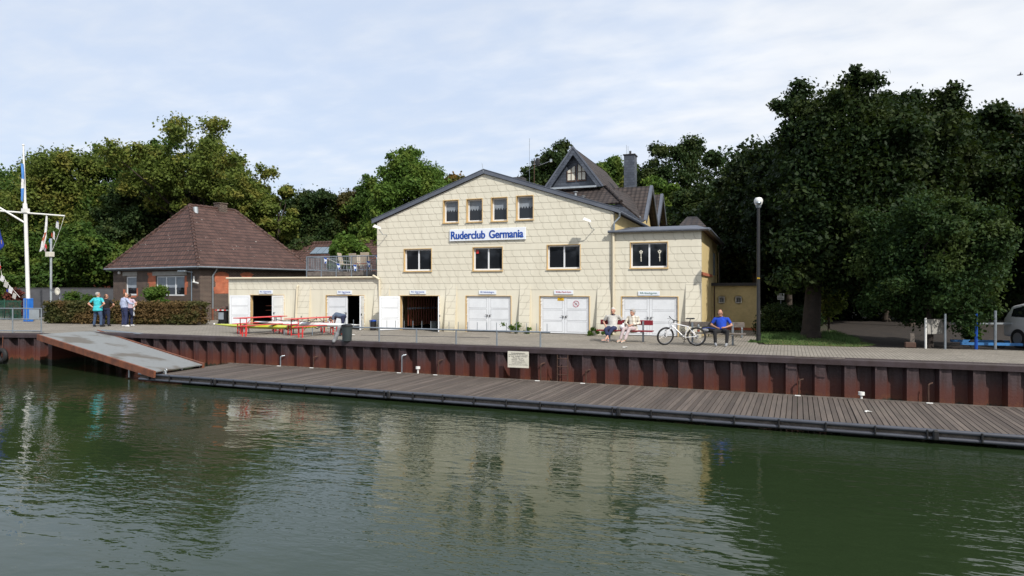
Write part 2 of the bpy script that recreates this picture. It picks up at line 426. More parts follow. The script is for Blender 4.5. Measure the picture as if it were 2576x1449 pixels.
def rustwall():
    m, nt, p, t = base('rusty_painted_sheet_piling'); P, (x, y, z) = pos(nt)
    g = noise(nt, P, 1.4, 5, .65); st = noise(nt, P, 2.2, 4, .6, (4, 4, .35)); fine = noise(nt, P, 18, 3, .7)
    h = z + (g-.5)*.30 + (st-.5)*.35
    c = mix(nt, ramp01(st*.6+fine*.4, .35, .65), (.026, .014, .015), (.062, .041, .045))
    c = mix(nt, ramp01(h*-1.0, .42, .95)*.9, c, (.085, .022, .014))
    c = mix(nt, ramp01(h*-1.0, .98, 1.14)*ramp01(fine, .3, .6)*.6, c, (.13, .045, .018))
    c = mix(nt, ramp01(h*-1.0, 1.16, 1.24), c, (.022, .024, .014))
    c = mix(nt, ramp01(st, .60, .72)*ramp01(g, .4, .6)*.5, c, (.11, .03, .016))
    nt.links.new(c, p.inputs['Base Color']); p.inputs['Roughness'].default_value = .62
    bump(nt, p, fine+g*.6, .008, .8); return m
M['pile'] = rustwall()
M['cap'] = mat('dark_painted_steel_cap', (.050, .036, .042), .5, var=.15, sc=2.5, c2=(.032, .020, .020))
M['rustdark'] = mat('dark_rusty_tube', (.075, .035, .022), .8, var=.3, sc=6)
M['rust'] = mat('rusty_steel', (.20, .065, .028), .75, var=.3, sc=3, c2=(.10, .035, .02), b=.4)

def deckwood():
    m, nt, p, t = base('grey_deck_planks'); P, (x, y, z) = pos(nt)
    gi = nd(nt, 'ShaderNodeNewGeometry'); ri = X(nt, gi.outputs['Random Per Island'])
    g = noise(nt, P, 1.0, 4, .6, (9, .8, 1)); g2 = noise(nt, P, 60, 2, .6); g3 = noise(nt, P, .55, 3, .6)
    c = mix(nt, ri, (.062, .047, .039), (.130, .104, .088)); c = mix(nt, ramp01(g, .3, .7)*.5, c, (.045, .038, .034))
    speck = ramp01(g2, .60, .66)*ramp01(g3, .48, .66); c = mix(nt, speck*.6, c, (.28, .26, .19))
    nt.links.new(c, p.inputs['Base Color']); p.inputs['Roughness'].default_value = .8
    bump(nt, p, noise(nt, P, 1.0, 1, .5, (150, 1, 1)), .004, .5); return m
M['deck'] = deckwood()
M['float'] = mat('dark_float_tube', (.060, .066, .085), .38, var=.12, sc=2)

def rampm():
    m, nt, p, t = base('worn_aluminium_ramp'); P, (x, y, z) = pos(nt)
    g = noise(nt, P, .8, 4, .6, (.35, 1, 3.5), (0, 0, rad(-25))); f = noise(nt, P, 7, 3, .7)
    c = mix(nt, ramp01(g, .5, .62)*.8, (.24, .25, .25), (.12, .10, .075)); c = mix(nt, ramp01(f, .5, .7)*.25, c, (.12, .10, .08))
    nt.links.new(c, p.inputs['Base Color']); p.inputs['Roughness'].default_value = .55; p.inputs['Metallic'].default_value = .25; return m
M['ramp'] = rampm()

def water():
    m, nt, p, t = base('harbour_water'); P, (x, y, z) = pos(nt)
    p.inputs['Base Color'].default_value = (.017, .029, .012, 1); p.inputs['Roughness'].default_value = .03; p.inputs['IOR'].default_value = 1.40
    big = noise(nt, P, .22, 2, .5)
    w1 = noise(nt, P, 3.4, 2, .5, (.42, 1.0, 1), (0, 0, rad(-24)), .25)
    w2 = noise(nt, P, 6.5, 2, .5, (.45, 1.0, 1), (0, 0, rad(-14)), .2)
    w3 = noise(nt, P, .8, 2, .5, (.6, 1, 1), (0, 0, rad(-35)))
    w4 = noise(nt, P, 1.9, 1, .5, (.25, 1.0, 1), (0, 0, rad(12)), .1)
    amp = ramp01(big, .35, .65)*.75+.45
    patch = ramp01(noise(nt, P, .16, 3, .55, (.6, 1.2, 1), (0, 0, rad(-20))), .40, .62)
    w5 = noise(nt, P, 17, 1, .5, (.5, 1.0, 1), (0, 0, rad(-20)), .2)
    h = (w1*.38 + w4*.22 + w2*.34*(patch*.9+.3))*amp + w3*.40 + w5*.09*(patch+.2)
    bump(nt, p, h, .062, .6); return m
M['water'] = water()

# ---------------------------------------------------------------- the setting
def sheet(name, pts, z, m):
    o = MB().quad(*[(x, y, z) for x, y in pts]).build(name, m, fix=False)
    if o.data.polygons[0].normal.z < 0: o.data.flip_normals()
    return struct(o)
A2x = -30.4; A = (-30.6, 21.5); B = (-60, 14.4); A2 = (A2x, QY(A2x)); Cq = (60, QY(60))
sheet('water', [(-300, -60), (300, -60), (300, 60), (-300, 60)], -1.42, M['water'])
sheet('water_bed', [(-300, -60), (300, -60), (300, 60), (-300, 60)], -4, M['ground'])
gr = MB()
gp = [(-300, 15.2), (-60, 15.2), (-31.2, 22.1), (-31, 23.6), (60, QY(60)+.6), (300, 14), (300, 600), (-300, 600)]
gr.slab([(x, y, -.03) for x, y in gp], 3.5)
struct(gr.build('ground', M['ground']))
PB = lambda x: 26.4 + .05*x      # rear edge of the paving on the right
pv = sheet('quay_paving', [B, A, A2, Cq, (60, PB(60)), (-.2, PB(-.2)), (-.3, 27.9), (.6, 28.6), (.5, 33), (-2, 38), (-27, 38), (-60, 32)], 0.0, M['paving'])
# sheet piling with a steel cap
def piling(p0, p1, name, label, ph=0.0):
    p0 = Vector((*p0, 0)); p1 = Vector((*p1, 0)); L = (p1-p0).length; a = (p1-p0)/L; nrm = Vector((-a.y, a.x, 0))   # nrm points inland
    t = thing(name, label, 'quay wall', p0)
    prof = []; s = -ph
    while s < L:
        for ds, dp in ((0, .0), (.27, .0), (.35, .27), (.71, .27)): prof.append((s+ds, dp))
        s += .80
    prof = [(min(max(s, 0), L), d) for s, d in prof] + [(L, .27)]
    mb = MB()
    for (s0, d0), (s1, d1) in zip(prof, prof[1:]):
        if s1-s0 < 1e-4: continue
        q = [p0+a*s0+nrm*(.06+d0), p0+a*s1+nrm*(.06+d1)]
        mb.quad(q[0]+Vector((0, 0, -3)), q[1]+Vector((0, 0, -3)), q[1]+Vector((0, 0, -.12)), q[0]+Vector((0, 0, -.12)))
        if abs(s1-s0-.08) < .02: # interlock rib at the seam
            mb.box(q[1]+Vector((0, 0, -1.56))-nrm*.012, (.05, .03, 2.88), math.atan2(a.y, a.x))
    mb.build('sheet_piling', M['pile'], t, fix=False)
    cb = MB(); n = 6; pr = [(.13, .012), (.06, .012)] + [(.06-.075*math.sin(k*math.pi/2/n), -.063+.075*math.cos(k*math.pi/2/n)) for k in range(1, n+1)] + [(-.015, -.20), (.0, -.205), (.0, -.17)]
    q0 = [p0+nrm*u+Vector((0, 0, v)) for u, v in pr]; q1 = [p1+nrm*u+Vector((0, 0, v)) for u, v in pr]
    q0 = [p0+nrm*u+Vector((0, 0, v)) for u, v in pr]
    # only a narrow strip of the cap shows on top
    for i in range(len(pr)-1): cb.quad(q0[i], q1[i], q1[i+1], q0[i+1])
    for v in range(len(cb.v)):
        pass
    cb.build('steel_cap', M['cap'], t, smooth=2, fix=False)
    return t, a, nrm
# limit cap width on top
qt, qa, qn = piling(A2, Cq, 'quay_wall', 'long rust brown sheet pile quay wall behind the wooden pontoon', .15)
piling(B, A, 'quay_wall', 'short rust brown sheet pile quay wall under the railing at far left', .1)
nb = thing('quay_return_wall', 'short dark return wall hidden behind the top of the ramp', 'quay wall', (A2x, 22, 0))
MB().bx(-30.62, -30.38, 21.5, A2[1]+.1, -3, -.01).build('sheet_piling', M['pile'], nb)

# floating pontoon
def pin(x): return 21.83-.045*(x+2)
def pout(x): return 17.78-.052*(x+1.7)
PZ = -1.12
pt = thing('pontoon', 'long floating wooden landing stage of grey cross planks', 'pontoon', (-2, 20, PZ))
mb = MB(); x = -21.4; i = 0
while x < 16:
    w = .114 if i % 44 else .09; g = .019 if i % 44 else .03
    vs = []
    jit = random.uniform(-.004, .004)
    for xx in (x, x+w):
        for f in (0, 1):
            y = (pout(xx)+.02) if f == 0 else (pin(xx)-.05)
            vs += [(xx+(.17 if f else 0), y, PZ+jit), (xx+(.17 if f else 0), y, PZ-.05)]
    mb.add(vs, [(0, 2, 6, 4), (1, 5, 7, 3), (0, 4, 5, 1), (2, 3, 7, 6), (0, 1, 3, 2), (4, 6, 7, 5)])
    x += w+g; i += 1
mb.build('deck', M['deck'], pt)
mb = MB()
mb.beam((-21.3, pin(-21.3)-.03, PZ-.01), (16, pin(16)-.03, PZ-.01), .05, .07)
mb.build('rear_edge_strip', M['oldwood'], pt)
for xx in np.arange(-20, 16, 3.1): MB().bx(xx, xx+.9, pout(xx)+.25, pin(xx)-.3, PZ-.5, PZ-.052).build('float', M['black'], pt)
mb = MB()
mb.tube((-21.9, pout(-21.9)-.04, PZ-.015), (16, pout(16)-.04, PZ-.015), .048, 10); mb.tube((-21.9, pout(-21.9)-.03, PZ-.20), (16, pout(16)-.03, PZ-.17), .045, 10)
mb.build('fender_tube', M['float'], pt, smooth=2)
mb = MB(); mb.beam((-21.9, pout(-21.9)+.02, PZ-.10), (16, pout(16)+.02, PZ-.10), .03, .12); mb.build('fascia', M['oldwood'], pt)
xs = -21.3; k = 0
while xs < 15.5:
    b = MB(); b.cbox((xs, pout(xs)-.05, PZ-.09), (.04, .12, .22), .012)
    if k % 7 == 3: b.cbox((xs+.16, pout(xs)-.04, PZ-.1), (.12, .2, .24), .03)
    b.build('bracket', M['black'], pt); xs += 1.03; k += 1
# three short mooring posts at the far left end
for j, (px, py) in enumerate(((325, 930), (361, 934), (417, 940))):
    p = G(px, py+3, PZ); o = MB().tube((p.x, p.y, PZ-.25), (p.x, p.y, PZ+.13), .035, 10).torus((p.x, p.y, PZ+.17), .05, .02, n=14, m=6).build('mooring_ring', M['galvlight'], None, smooth=2)
    tag(o, ['small mooring ring farthest left beside the pontoon end', 'middle mooring ring below the ramp foot', 'right hand mooring ring on the pontoon edge just past the ramp foot'][j], 'mooring ring', 'mooring rings at the ramp foot')

# access ramp
rt = thing('access_ramp', 'wide grey metal ramp with rusty side beam leading down to the pontoon', 'ramp', (-25, 20, -.5))
a0 = G(98, 841, .02); a1 = G(243, 831, .05); b1_ = G(509, 917, -.98); b0 = G(392, 934, -.98)
mb = MB(); mb.slab([a0, a1, b1_, b0], .04); mb.build('walkway', M['ramp'], rt)
sidn = (a0-a1).normalized()
mb = MB(); mb.beam(a0+sidn*.05+Vector((0, 0, -.12)), b0+sidn*.05+Vector((0, 0, -.11)), .08, .25); mb.build('side_beam', M['rust'], rt)
mb = MB(); mb.beam(a1-sidn*.05+Vector((0, 0, -.13)), b1_-sidn*.05+Vector((0, 0, -.10)), .09, .30); mb.build('side_beam', M['rust'], rt)
mb = MB()
for k in range(1, 7):
    f = k/7; p = a0.lerp(b0, f)+Vector((0, 0, -.12)); q = a1.lerp(b1_, f)+Vector((0, 0, -.12)); mb.beam(p, q, .08, .14)
mb.build('cross_beam', M['rust'], rt)
mb = MB(); mb.slab([G(243, 830, .03), G(262, 829, .03), G(362, 838, .02), G(345, 839.5, .0)], .02); mb.build('hinge_plate', M['galv'], rt)
for px, py in ((410, 935), (455, 928), (500, 921)):
    p = G(px, py, -1.05); MB().tube(p+Vector((-.05, 0, 0)), p+Vector((.05, 0, 0)), .05, 10).build('roller', M['galvlight'], rt)

# things along the pile wall
def hook(px, y0, y1, kind, label):
    yb = QY(F(px, y1, 22).x)-.10; p = F(px, y1, yb); q = F(px, y0, yb)
    p.z = max(p.z, PZ-.1)
    if kind == 'hook':
        o = thing('guide_post', label, 'post', (p.x, yb, PZ), group='posts along the rear edge of the pontoon')
        MB().path([(p.x, yb, PZ-.2), (p.x, yb, q.z-.04), (p.x+.03, yb+.03, q.z), (p.x+.12, yb+.12, q.z+.02)], .022, 8).build('bent_tube', M['galv'] if 'pale' in label else M['rustdark'], o, smooth=2)
        MB().cbox((p.x-.05, pin(p.x)-.09, PZ+.015), (.16, .06, .025), .006).build('foot_plate', M['whitemetal'], o)
    else:
        yb = pin(p.x)-.02; p = F(px, y1, yb); q = F(px, y0, yb)
        o = thing('bollard', label, 'bollard', (p.x, yb, PZ), group='white bollards on the pontoon')
        MB().tube((p.x, yb, PZ-.05), (p.x, yb, q.z-.05), .032, 12).build('stem', M['whitemetal'], o, smooth=2)
        MB().tube((p.x, yb, q.z-.09), (p.x, yb, q.z), .085, 16).build('head', M['whitemetal'], o, smooth=2)
hook(705.7, 896, 926, 'hook', 'pale bent tube post farthest left on the pontoon rear edge')
hook(788.8, 898, 928, 'hook', 'thin rusty bent post second from the left on the pontoon rear edge')
hook(1011, 894, 936, 'hook', 'pale bent tube post just left of the left white bollard')
hook(1051.4, 922, 939, 'bol', 'short white bollard on the pontoon below the third boathouse door')
hook(1103, 907, 941, 'hook', 'thin rusty post just right of the left white bollard')
hook(1360, 915, 958, 'hook', 'dark bent post between the notice board on the piles and the wall ladder')
hook(1474, 932, 966, 'hook', 'rusty post just right of the wall ladder')
hook(2010, 956, 997, 'hook', 'rusty bent post below the right hand bench on the pontoon')
hook(2167, 986, 1008, 'bol', 'short white bollard at the right end of the pontoon')
hook(2335.6, 966, 1018, 'hook', 'thin rusty post farthest right on the pontoon rear edge')
lx0 = F(1402, 900, 22.05); lx1 = F(1428, 900, 22.05)
o = thing('wall_ladder', 'dark rusty ladder set into the sheet pile wall', 'ladder', (lx0.x, 22.05, -1.3))
for zz_ in (-.33, -.60, -.87, -1.14): MB().tube((lx0.x, 22.06, zz_), (lx1.x, 22.04, zz_), .014, 8).build('rung', M['rustdark'], o, smooth=2)
for xx in (lx0.x, lx1.x): MB().beam((xx, 22.07, -.2), (xx, 22.07, -1.35), .03, .03).build('rail', M['rustdark'], o)
# notice on the piles
y = 22.0; p0 = F(1277.3, 882.2, y); p1 = F(1330.1, 885, y); zt, zb = F(1303, 884, y).z, F(1303, 925, y).z
o = thing('notice_board', 'cream notice board with German text fixed to the sheet piles', 'sign', ((p0.x+p1.x)/2, y, zb))
MB().cbox(((p0.x+p1.x)/2, y, (zt+zb)/2), (p1.x-p0.x, .02, zt-zb), .003).build('panel', M['signgrey'], o)
Wd = p1.x-p0.x; Hh = zt-zb
for j, (s, l, r, zc, h, b) in enumerate((('Vorsicht Gefahrenbereich !', .16, .84, .895, .062, 0), ('Unbefugten ist das Betreten', .05, .95, .79, .075, .012), ('der Steg - Anlagen untersagt !', .04, .96, .69, .075, .012), ('Befugt sind nur', .25, .75, .59, .075, .012), ('Kanuten - Ruderer', .2, .8, .49, .07, .014),
        ('Mitglieder der ansässigen Kanuten Vereine', .2, .82, .395, .035, 0), ('Vereinsboote und Veranstaltungen oder auf Steg', .2, .84, .345, .035, 0), ('dieser Personen Umfang', .34, .68, .295, .035, 0), ('Schulklassen zum Aufenthalt der Steg - Anlage', .2, .94, .24, .035, 0), ('max. zul. Belastung 30 Personen oder 150 kg/m', .06, .97, .17, .048, 0))):
    text('lettering', s, M['inkdark'], o, p0.x+Wd*l, p0.x+Wd*r, zb+Hh*zc, Hh*h, y-.011, .002, b)
MB().bx(p0.x+Wd*.16, p0.x+Wd*.84, y-.0125, y-.011, zb+Hh*.853, zb+Hh*.86).build('underline', M['inkdark'], o)
YF = 29.4
def fx(x, y=750): return F(x, y, YF).x
def fz(x, y): return F(x, y, YF).z
def win(par, x0, x1, z0, z1, Y, leaves=2, trim=None, curtain=None, rec=.14, lace=False, fr=.06, depth_=.07, pane=None):
    """window whose frame mesh is the part; panes, surround and curtain hang under it"""
    fx0, fx1, fz0, fz1 = x0, x1, z0, z1
    if trim:
        t = .03; m = MB()
        for a, b, c, d in ((x0, x0+t, z0, z1), (x1-t, x1, z0, z1), (x0+t, x1-t, z1-t, z1), (x0+t, x1-t, z0, z0+t)): m.bx(a, b, Y-.022, Y+rec+.1, c, d)
        m.bx(x0-.02, x1+.02, Y-.06, Y-.024, z0-.025, z0+.02)
        fx0 += t; fx1 -= t; fz0 += t; fz1 -= t
    w = MB(); yy0, yy1 = Y+rec, Y+rec+depth_
    w.bx(fx0, fx0+fr, yy0, yy1, fz0, fz1); w.bx(fx1-fr, fx1, yy0, yy1, fz0, fz1)
    w.bx(fx0+fr, fx1-fr, yy0, yy1, fz0, fz0+fr*1.2); w.bx(fx0+fr, fx1-fr, yy0, yy1, fz1-fr, fz1)
    W_ = (fx1-fx0-2*fr)/leaves
    for k in range(1, leaves): w.bx(fx0+fr+W_*k-fr*.55, fx0+fr+W_*k+fr*.55, yy0, yy1, fz0+fr*1.2, fz1-fr)
    wo_ = w.build('window', M['white'], par)
    if trim: m.build('surround', M[trim], wo_)
    for k in range(leaves):
        a = fx0+fr+W_*k+(fr*.55 if k else 0); b = fx0+fr+W_*(k+1)-(fr*.55 if k < leaves-1 else 0)
        MB().bx(a, b, yy1-.03, yy1-.02, fz0+fr*1.2, fz1-fr).build('pane', M['glass'], wo_)
        if curtain or lace:
            c = MB(); n = 28; ytop = fz1-fr; H = (fz1-fz0-2.2*fr)
            zb = fz0+fr*1.2+(H*(1-curtain) if curtain else 0)
            for i in range(n):
                xa = a+(b-a)*i/n; xb = a+(b-a)*(i+1)/n; zz0 = zb
                if lace: zz0 = ytop-H*(.40+.12*abs(((i/n*5) % 1)-.5)*2)
                dy = .004*math.sin(i*2.4); c.bx(xa, xb-(.25*(xb-xa) if lace and i % 3 == 0 else 0), yy1-.038+dy, yy1-.032+dy, zz0, ytop)
            c.build('curtain', M['curtain'], wo_)
    return wo_
def leaf(par, hx, w, z0, z1, Y, ang, side, label=None, rows=3, hy=None):
    """door leaf hinged at hx; side=+1 leaf runs to +x when closed, ang opens it outwards (towards -Y)"""
    t = .05; b = MB(); b.bx(0, w, -t, 0, z0, z1)
    H = (z1-z0); s = .10; g = MB()  # g: raised grey strips paint the shadow lines of the panels
    for k in range(rows):
        za, zb = z0+.06+(H-.10)/rows*k, z0+.06+(H-.10)/rows*(k+1)-.05
        for yy in (-t-.003, .003):
            y0, y1 = (yy, -t) if yy < 0 else (0, yy)
            for p, q, r, u in ((s, s+.010, za, zb), (w-s-.010, w-s, za, zb), (s+.010, w-s-.010, za, za+.014), (s+.010, w-s-.010, zb-.010, zb)): g.bx(p, q, y0, y1, r, u)
    h = MB()
    for zz_ in (z0+.2, z0+H*.45, z1-.35, z1-.2): h.bx(-.01, .05, -t-.02, -t, zz_, zz_+.07)
    hd = MB().bx(w-.07, w-.045, -t-.05, -t, z0+H*.42, z0+H*.42+.10).bx(w-.16, w-.045, -t-.06, -t-.045, z0+H*.47, z0+H*.47+.018)
    R = Matrix.Translation((hx, Y if hy is None else hy, 0)) @ Matrix.Rotation(rad(-ang*side), 4, 'Z') @ Matrix.Diagonal((side, 1, 1, 1))
    for q in (b, g, h, hd): q.v = [tuple(R @ Vector(v)) for v in q.v]
    o = b.build('door', M['white'], par)
    if label: o['label'] = label
    g.build('groove_shade', M['groove'], o); h.build('hinge', M['whitemetal'], o); hd.build('handle', M['black'], o); return o
def frame(par, x0, x1, z1, Y, w=.035):
    m = MB(); m.bx(x0, x0+w, Y-.02, Y+.2, 0, z1); m.bx(x1-w, x1, Y-.02, Y+.2, 0, z1); m.bx(x0+w, x1-w, Y-.02, Y+.2, z1-w*.7, z1)
    return m.build('door_frame', M['ochre'], par)
def shade_lining(par, x0, x1, Y, d, z1):  # added dark box, paints the inside shade behind an open door
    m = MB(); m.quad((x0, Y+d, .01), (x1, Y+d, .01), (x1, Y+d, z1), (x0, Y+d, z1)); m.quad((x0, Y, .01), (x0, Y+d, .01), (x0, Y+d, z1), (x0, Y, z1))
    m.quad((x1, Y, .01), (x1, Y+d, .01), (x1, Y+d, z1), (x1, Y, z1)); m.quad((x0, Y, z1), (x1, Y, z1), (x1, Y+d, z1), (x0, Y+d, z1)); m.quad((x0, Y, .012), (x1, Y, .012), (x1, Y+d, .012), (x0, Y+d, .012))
    return m.build('shade_box', M['dark'], par)
def buttress(par, x0, x1, z1=2.25, out=.26, Y=YF):
    m = MB(); x0m = x0; v = [(x0, Y-.002, 0), (x1, Y-.002, 0), (x1, Y-out, 0), (x0, Y-out, 0), (x0, Y-.002, z1), (x1, Y-.002, z1)]
    m.add(v, [(3, 4, 5, 2)]); m.mi = 1; m.add(v, [(0, 3, 2, 1), (0, 4, 3), (1, 2, 5), (0, 1, 5, 4)])
    return m.build('buttress', [M['shingle'], M['cream']], par)
def downpipe(par, pts, r, m, n=10): return MB().path(pts, r, n).build('downpipe', M[m], par, smooth=2)

# ------------------------------------------------ boathouse with gable front
bh = thing('boathouse', 'big cream shingled boathouse with wide gable front and blue club name', 'building', (-12.2, YF, 0))
XL, XR, XP = -18.2, -6.22, F(1218, 437, YF).x
zl, zr, zp = fz(946, 560), fz(1541, 533), fz(1218, 438)
wall = MB().prism([(XL, -.05), (XR, -.05), (XR, zr), (XP, zp), (XL, zl)], YF, YF+.3).build('wall', M['shingle'], bh)
UW = [((1114.5+1154.3)/2-19.9, (1114.5+1154.3)/2+19.9, 502.7, 561.0), (1173.2, 1214.4, 499.4, 558.8), (1235.2, 1277.1, 495.8, 557), (1298.4, 1342.4, 491.3, 553.6)]
LW = [(1015.7, 1086.5, 625.2, 682.8), (1188.9, 1265, 620.7, 681.5), (1375.5, 1460.7, 614.7, 678)]
wr = []
for k, (a, b, t, d) in enumerate(UW): wr.append((fx(a), fx(b), fz((a+b)/2, d), fz((a+b)/2, t), 'u'))
for k, (a, b, t, d) in enumerate(LW): wr.append((fx(a), fx(b), fz((a+b)/2, d), fz((a+b)/2, t), 'l'))
DT = 1.72
dr = [(fx(1005.5), fx(1106)), (fx(1171.3), fx(1286.7)), (fx(1357), fx(1484))]
cutwall(wall, [(a, b, YF-.2, YF+.5, c, d) for a, b, c, d, _ in wr] + [(a, b, YF-.2, YF+.5, -.2, DT) for a, b in dr])
labs = ['leftmost upper window with lace', 'second upper window', 'third upper window', 'rightmost upper window']
for k, (a, b, c, d, q) in enumerate(wr):
    w_ = win(bh, a, b, c, d, YF, 1 if q == 'u' else 2, 'ochre', lace=(q == 'u'), rec=.16 if q == 'u' else .12)
    if k == 5:
        MB().bx(a+.14, a+.26, YF+.125, YF+.15, d-.30, d-.16).build('sticker', M['red'], w_)
for a, b in dr: frame(bh, a, b, DT, YF)
# rest of the shell
MB().bx(XL, XL+.25, YF+.3, 37.3, -.05, zl-.02).build('side_wall', M['yellow'], bh); MB().bx(XR-.25, XR, YF+.3, 37.3, -.05, zr-.02).build('side_wall', M['yellow'], bh)
MB().prism([(XL, -.05), (XR, -.05), (XR, zr-.02), (XP, zp-.02), (XL, zl-.02)], 37.3, 37.5).build('rear_wall', M['yellow'], bh)
rf = MB(); e = .12
rf.slab([(XL-.22, YF-.06, zl+.06), (XP, YF-.06, zp+e), (XP, 37.9, zp+e), (XL-.22, 37.9, zl+.06)], .1)
rf.slab([(XR+.25, YF-.06, zr+.04), (XP, YF-.06, zp+e), (XP, 37.9, zp+e), (XR+.25, 37.9, zr+.04)], .1)
ro = rf.build('roof', M['darktile'], bh)
fa = MB()
def rake(xa, za, xb, zb):
    v = [(xa, za-.10), (xb, zb-.10), (xb, zb+.09), (xa, za+.09)]; fa.prism(v, YF-.10, YF-.03); fa.prism([(xa, za+.09), (xb, zb+.09), (xb, zb+.115), (xa, za+.115)], YF-.12, YF+.05)
rake(XL-.26, zl+.05, XP, zp+e); rake(XP, zp+e, XR+.30, zr+.03)
fa.build('fascia', M['zinc'], ro)
MB().tube((XR+.31, YF-.05, zr-.02), (XR+.31, 37.9, zr-.02), .06, 10).build('gutter', M['zinc'], ro, smooth=2)
MB().tube((XP, YF-.1, zp+.1), (XP-.07, YF-.1, zp+.50), .012, 6).build('lightning_rod', M['galv'], ro)
MB().bx(XR-.10, XR+.005, YF-.012, YF-.002, 2, zr-.1).build('corner_strip', M['cream'], bh)
for k, (px, py) in enumerate(((1448, 486), (1467, 497))):
    p = F(px, py, 31.5); MB().tube((p.x, 31.5, p.z-.35), (p.x, 31.5, p.z+.02), .055, 10).tube((p.x, 31.5, p.z+.05), (p.x, 31.5, p.z+.07), .12, 10).build('vent_pipe', M['galvlight'], ro, smooth=2)
p = F(1390, 445, 33); MB().box((F(1297, 447, 31).x, 31, F(1297, 447, 31).z-.1), (.9, .6, .16)).build('roof_hatch', M['darkconcrete'], ro)
for a, b in ((943, 980), (1123, 1149), (1308, 1335), (1503, 1537)): buttress(bh, fx(a), fx(b))
downpipe(bh, [(fx(947, 690)-.12, YF-.13, 2.70), (fx(950)-.02, YF-.12, 2.62), (fx(957), YF-.1, 2.50), (fx(957), YF-.1, .1)], .055, 'cream')
downpipe(bh, [(XR+.30, YF-.10, zr-.05), (XR+.28, YF-.02, zr-.25), (XR+.06, YF-.09, zr-.5), (XR+.05, YF-.09, fz(1540, 583))], .04, 'galv')
downpipe(bh, [(XR+.02, YF-.10, fz(1540, 583)-.01), (XR+.02, YF-.10, .05)], .055, 'cream')
# doors
a, b = dr[0]; hw = (b-a)/2
shade_lining(bh, a-1.2, b+1.2, YF+.31, 5.5, 2.2)
leaf(bh, a+.05, hw*.98, .03, DT-.04, YF-.04, 126, 1, 'white door leaf swung wide open flat against the wall', hy=YF-.06)
leaf(bh, b-.05, hw*.98, .03, DT-.04, YF-.04, 116, -1, 'open door leaf seen edge on')
M['oarwood'] = mat('dark_orange_oar', (.13, .028, .012), .6)
oar = thing('oar_rack', 'row of upright orange red oars inside the third open door', 'oar rack', (a+.5, YF+.9, 0))
for k in range(19):
    xx = a+.12+k*.062; yy = YF+.65+k*.16
    MB().bx(xx-.03, xx+.03, yy-.01, yy+.01, .18+k*.006, 1.74).build('oar', M['oarwood'], oar)
MB().beam((a+.1, YF+.60, 1.05), (a+1.25, YF+3.6, 1.05), .02, .09).build('rack_bar', M['steelblue'], oar)
for (a, b), t_ in zip(dr[1:], ('', '')):
    mid = (a+b)/2; leaf(bh, a+.05, mid-a-.055, .03, DT-.035, YF+.10, 0, 1); leaf(bh, b-.05, b-mid-.055, .03, DT-.035, YF+.10, 0, -1)

def sign(x0, x1, yt, yb, body, matl, label, sub=None, mtext=.0):
    X0, X1, Z1, Z0 = fx(x0), fx(x1), fz((x0+x1)/2, yt), fz((x0+x1)/2, yb); w_, h_ = X1-X0, Z1-Z0
    o = thing('name_sign', label, 'sign', ((X0+X1)/2, YF, Z0), group='small door signs on the boathouses')
    MB().cbox(((X0+X1)/2, YF-.03, (Z0+Z1)/2), (w_, .03, h_), .004).build('panel', M['signwhite'], o)
    text('lettering', body, M[matl], o, X0+w_*.1, X1-w_*.1, Z0+h_*(.62 if sub else .5), h_*(.44 if sub else .56), YF-.047, .003, .006)
    if sub: text('lettering', sub, M[matl], o, X0+w_*.4, X0+w_*.62, Z0+h_*.2, h_*.2, YF-.047, .003, .01)
sign(652.7, 687, 730, 739.3, 'RC Germania', 'bluelet', 'white door sign lettered in blue over the leftmost open boathouse door', 'Halle 1')
sign(849, 886, 731, 740.6, 'RC Germania', 'bluelet', 'white door sign lettered in blue over the half open door behind the bending person', 'Halle 2')
sign(1031.7, 1072.3, 730.6, 739.7, 'RC Germania', 'bluelet', 'white door sign lettered in blue over the door with the oars', 'Halle 3')
sign(1205.4, 1249, 730.6, 740.3, 'RR Helmholtzgym.', 'bluelet', 'white door sign reading Helmholtzgym. in blue')
sign(1394.4, 1442.7, 730, 740.6, 'RR-Max-Planck-Gymn.', 'redlet', 'white door sign reading Max-Planck-Gymn. in dark red')
sign(1605.6, 1659.8, 732.5, 743.6, 'RR-Stadtgymn.', 'greenlet', 'white door sign reading Stadtgymn. in dark green')
X0, X1 = fx(1132.5), fx(1323.8); Z1, Z0 = fz(1228, 574.5), fz(1228, 604.8)
o = thing('club_sign', 'large white board with raised blue letters Ruderclub Germania', 'sign', ((X0+X1)/2, YF, Z0))
MB().cbox(((X0+X1)/2, YF-.05, (Z0+Z1)/2), (X1-X0, .06, Z1-Z0), .008).build('board', M['signwhite'], o)
w_ = X1-X0
for dx_, dy_ in ((0, 0), (.022, .0025)):   # doubled strokes make the bold face
    text('lettering', 'Ruderclub', M['bluelet'], o, X0+w_*.02+dx_, X0+w_*.475+dx_, (Z0+Z1)/2-.005, (Z1-Z0)*.66, YF-.082-dy_, .012, .010)
    text('lettering', 'Germania', M['bluelet'], o, X0+w_*.53+dx_, X0+w_*.968+dx_, (Z0+Z1)/2, (Z1-Z0)*.66, YF-.082-dy_, .012, .010)
